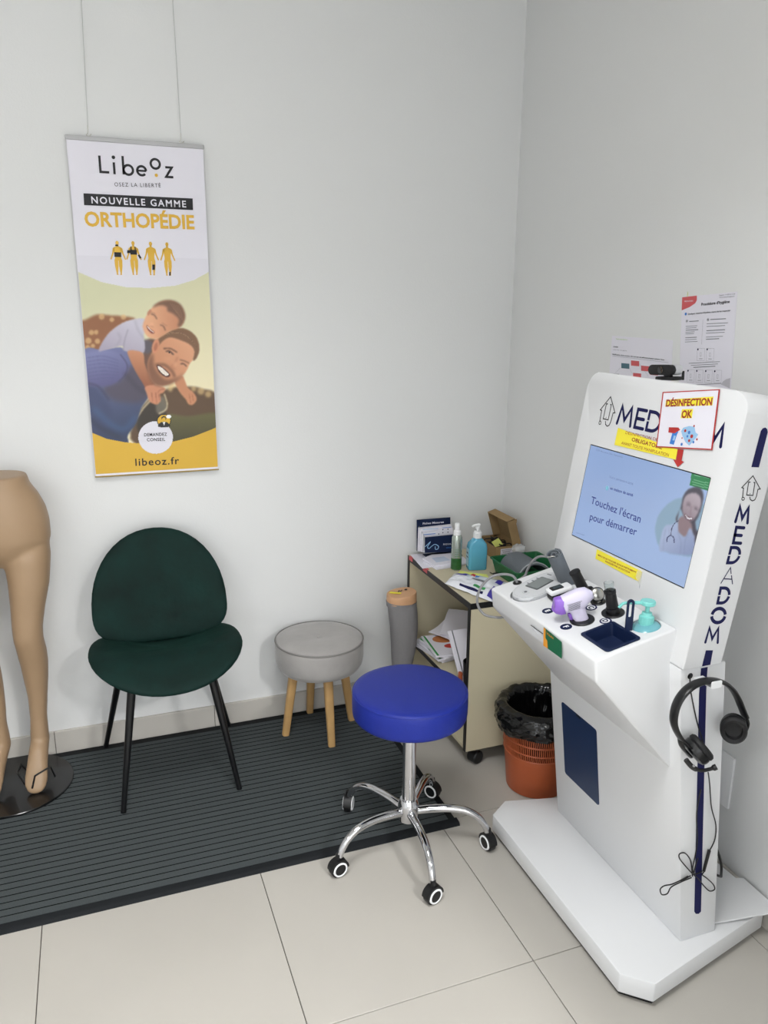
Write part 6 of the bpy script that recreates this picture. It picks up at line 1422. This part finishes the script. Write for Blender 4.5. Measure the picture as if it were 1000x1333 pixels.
bm = new(); lathe(bm, [(0.030, 0.001), (0.034, 0.004), (0.038, 0.085), (0.036, 0.085), (0.032, 0.01), (0, 0.008)], 30, Matrix.Translation((1.218, 2.330, ZM+0.03))); obj('cup_body', bm, M_black, cu2)
bm = new(); lathe(bm, [(0.027, 0.0), (0.031, 0.03)], 24, Matrix.Translation((1.218, 2.330, ZM))); obj('green_base', bm, M_crate, cu2)
bm = new(); rbox(bm, (1.188, 2.372, ZM+0.030), (0.014, 0.018, 0.058), 0.005, 2); single('eraser', bm, M_orange, 'small terracotta block at the foot of the black cup in the cabinet', 'block', (1.188, 2.372, ZM))

# ================================================================== WASTE BIN
BCX, BCY, RB0, RB1, BHt = 1.368, 2.110, 0.103, 0.130, 0.305
wbn = thing('waste_bin', 'terracotta slatted plastic waste bin between the cabinet and the kiosk', 'bin', (BCX, BCY, 0))
TBn = Matrix.Translation((BCX, BCY, 0)); rz = lambda z: RB0+(RB1-RB0)*z/BHt
bm = new(); lathe(bm, [(RB0-0.006, 0.0), (RB0, 0.004), (rz(0.145), 0.145), (rz(0.145)-0.003, 0.145), (RB0-0.003, 0.008), (0, 0.006)], 56, TBn); obj('lower_wall', bm, M_orange, wbn)
for z in (0.148, 0.172, 0.205, 0.240, 0.296):
    bm = new(); tube(bm, [TBn @ Vector(((rz(z)+0.0005)*math.cos(2*PI*k/56), (rz(z)+0.0005)*math.sin(2*PI*k/56), z)) for k in range(56)], 0.0028, 6, True); obj('rib_ring', bm, M_orange, wbn)
me_c = None
for k in range(112):
    a = 2*PI*k/112
    if me_c is None:
        bm = new(); z0_, z1_ = 0.146, 0.297; prism(bm, [(-0.0016, -0.001), (0.0016, -0.001), (0.0016, 0.001), (-0.0016, 0.001)], z1_-z0_, along((rz(z0_), 0, z0_), (rz(z1_), 0, z1_)) @ Matrix.Rotation(PI/2, 4, 'Z')); me_c = bpy.data.meshes.new('slat'); bm.to_mesh(me_c); bm.free(); me_c.materials.append(M_orange)
    o = bpy.data.objects.new('slat', me_c); link(o, wbn); o.rotation_euler = (0, 0, a)
bm = new(); lathe(bm, [(RB1+0.002, 0.297), (RB1+0.009, 0.300), (RB1+0.009, 0.306), (RB1+0.001, 0.309), (RB1-0.004, 0.304), (RB1-0.003, 0.297)], 56, TBn, cap=False); obj('rim', bm, M_orange, wbn)
bl = thing('bin_liner', 'crumpled shiny black bin liner folded over the rim of the terracotta bin', 'bin bag', (BCX, BCY, 0.2))
def liner(a, b):
    # a around, b: 0 outside hem -> rim -> inside bottom
    th_ = 2*PI*a; hem = 0.222+0.038*math.sin(th_+2.6)-0.030*math.cos(th_+0.5)+0.010*mnoise.noise(Vector((math.cos(th_)*2, math.sin(th_)*2, 1)))
    crum = mnoise.noise(Vector((math.cos(th_)*4, math.sin(th_)*4, b*7)))*0.010+mnoise.noise(Vector((math.cos(th_)*11, math.sin(th_)*11, b*15+3)))*0.005
    if b < 0.45:
        t_ = b/0.45; z = hem+(0.318-hem)*t_; r = rz(z)+0.010+0.012*math.sin(PI*t_)+abs(crum)*1.3
        r += 0.004*(1-t_)
    elif b < 0.6:
        t_ = (b-0.45)/0.15; z = 0.318+0.008*math.sin(PI*t_)+crum*0.4; r = RB1+0.012-0.030*t_+crum*0.5
    else:
        t_ = (b-0.6)/0.4; z = 0.316-0.22*t_; r = (RB1-0.018)*(1-0.45*t_)-abs(crum)*1.6
    return Vector((BCX+r*math.cos(th_), BCY+r*math.sin(th_), z))
bm = new(); V_ = grid(bm, liner, 150, 46, True); bm.faces.new([V_[i][-1] for i in range(150)]); obj('film', bm, M_bag, bl, 180, solid=False)
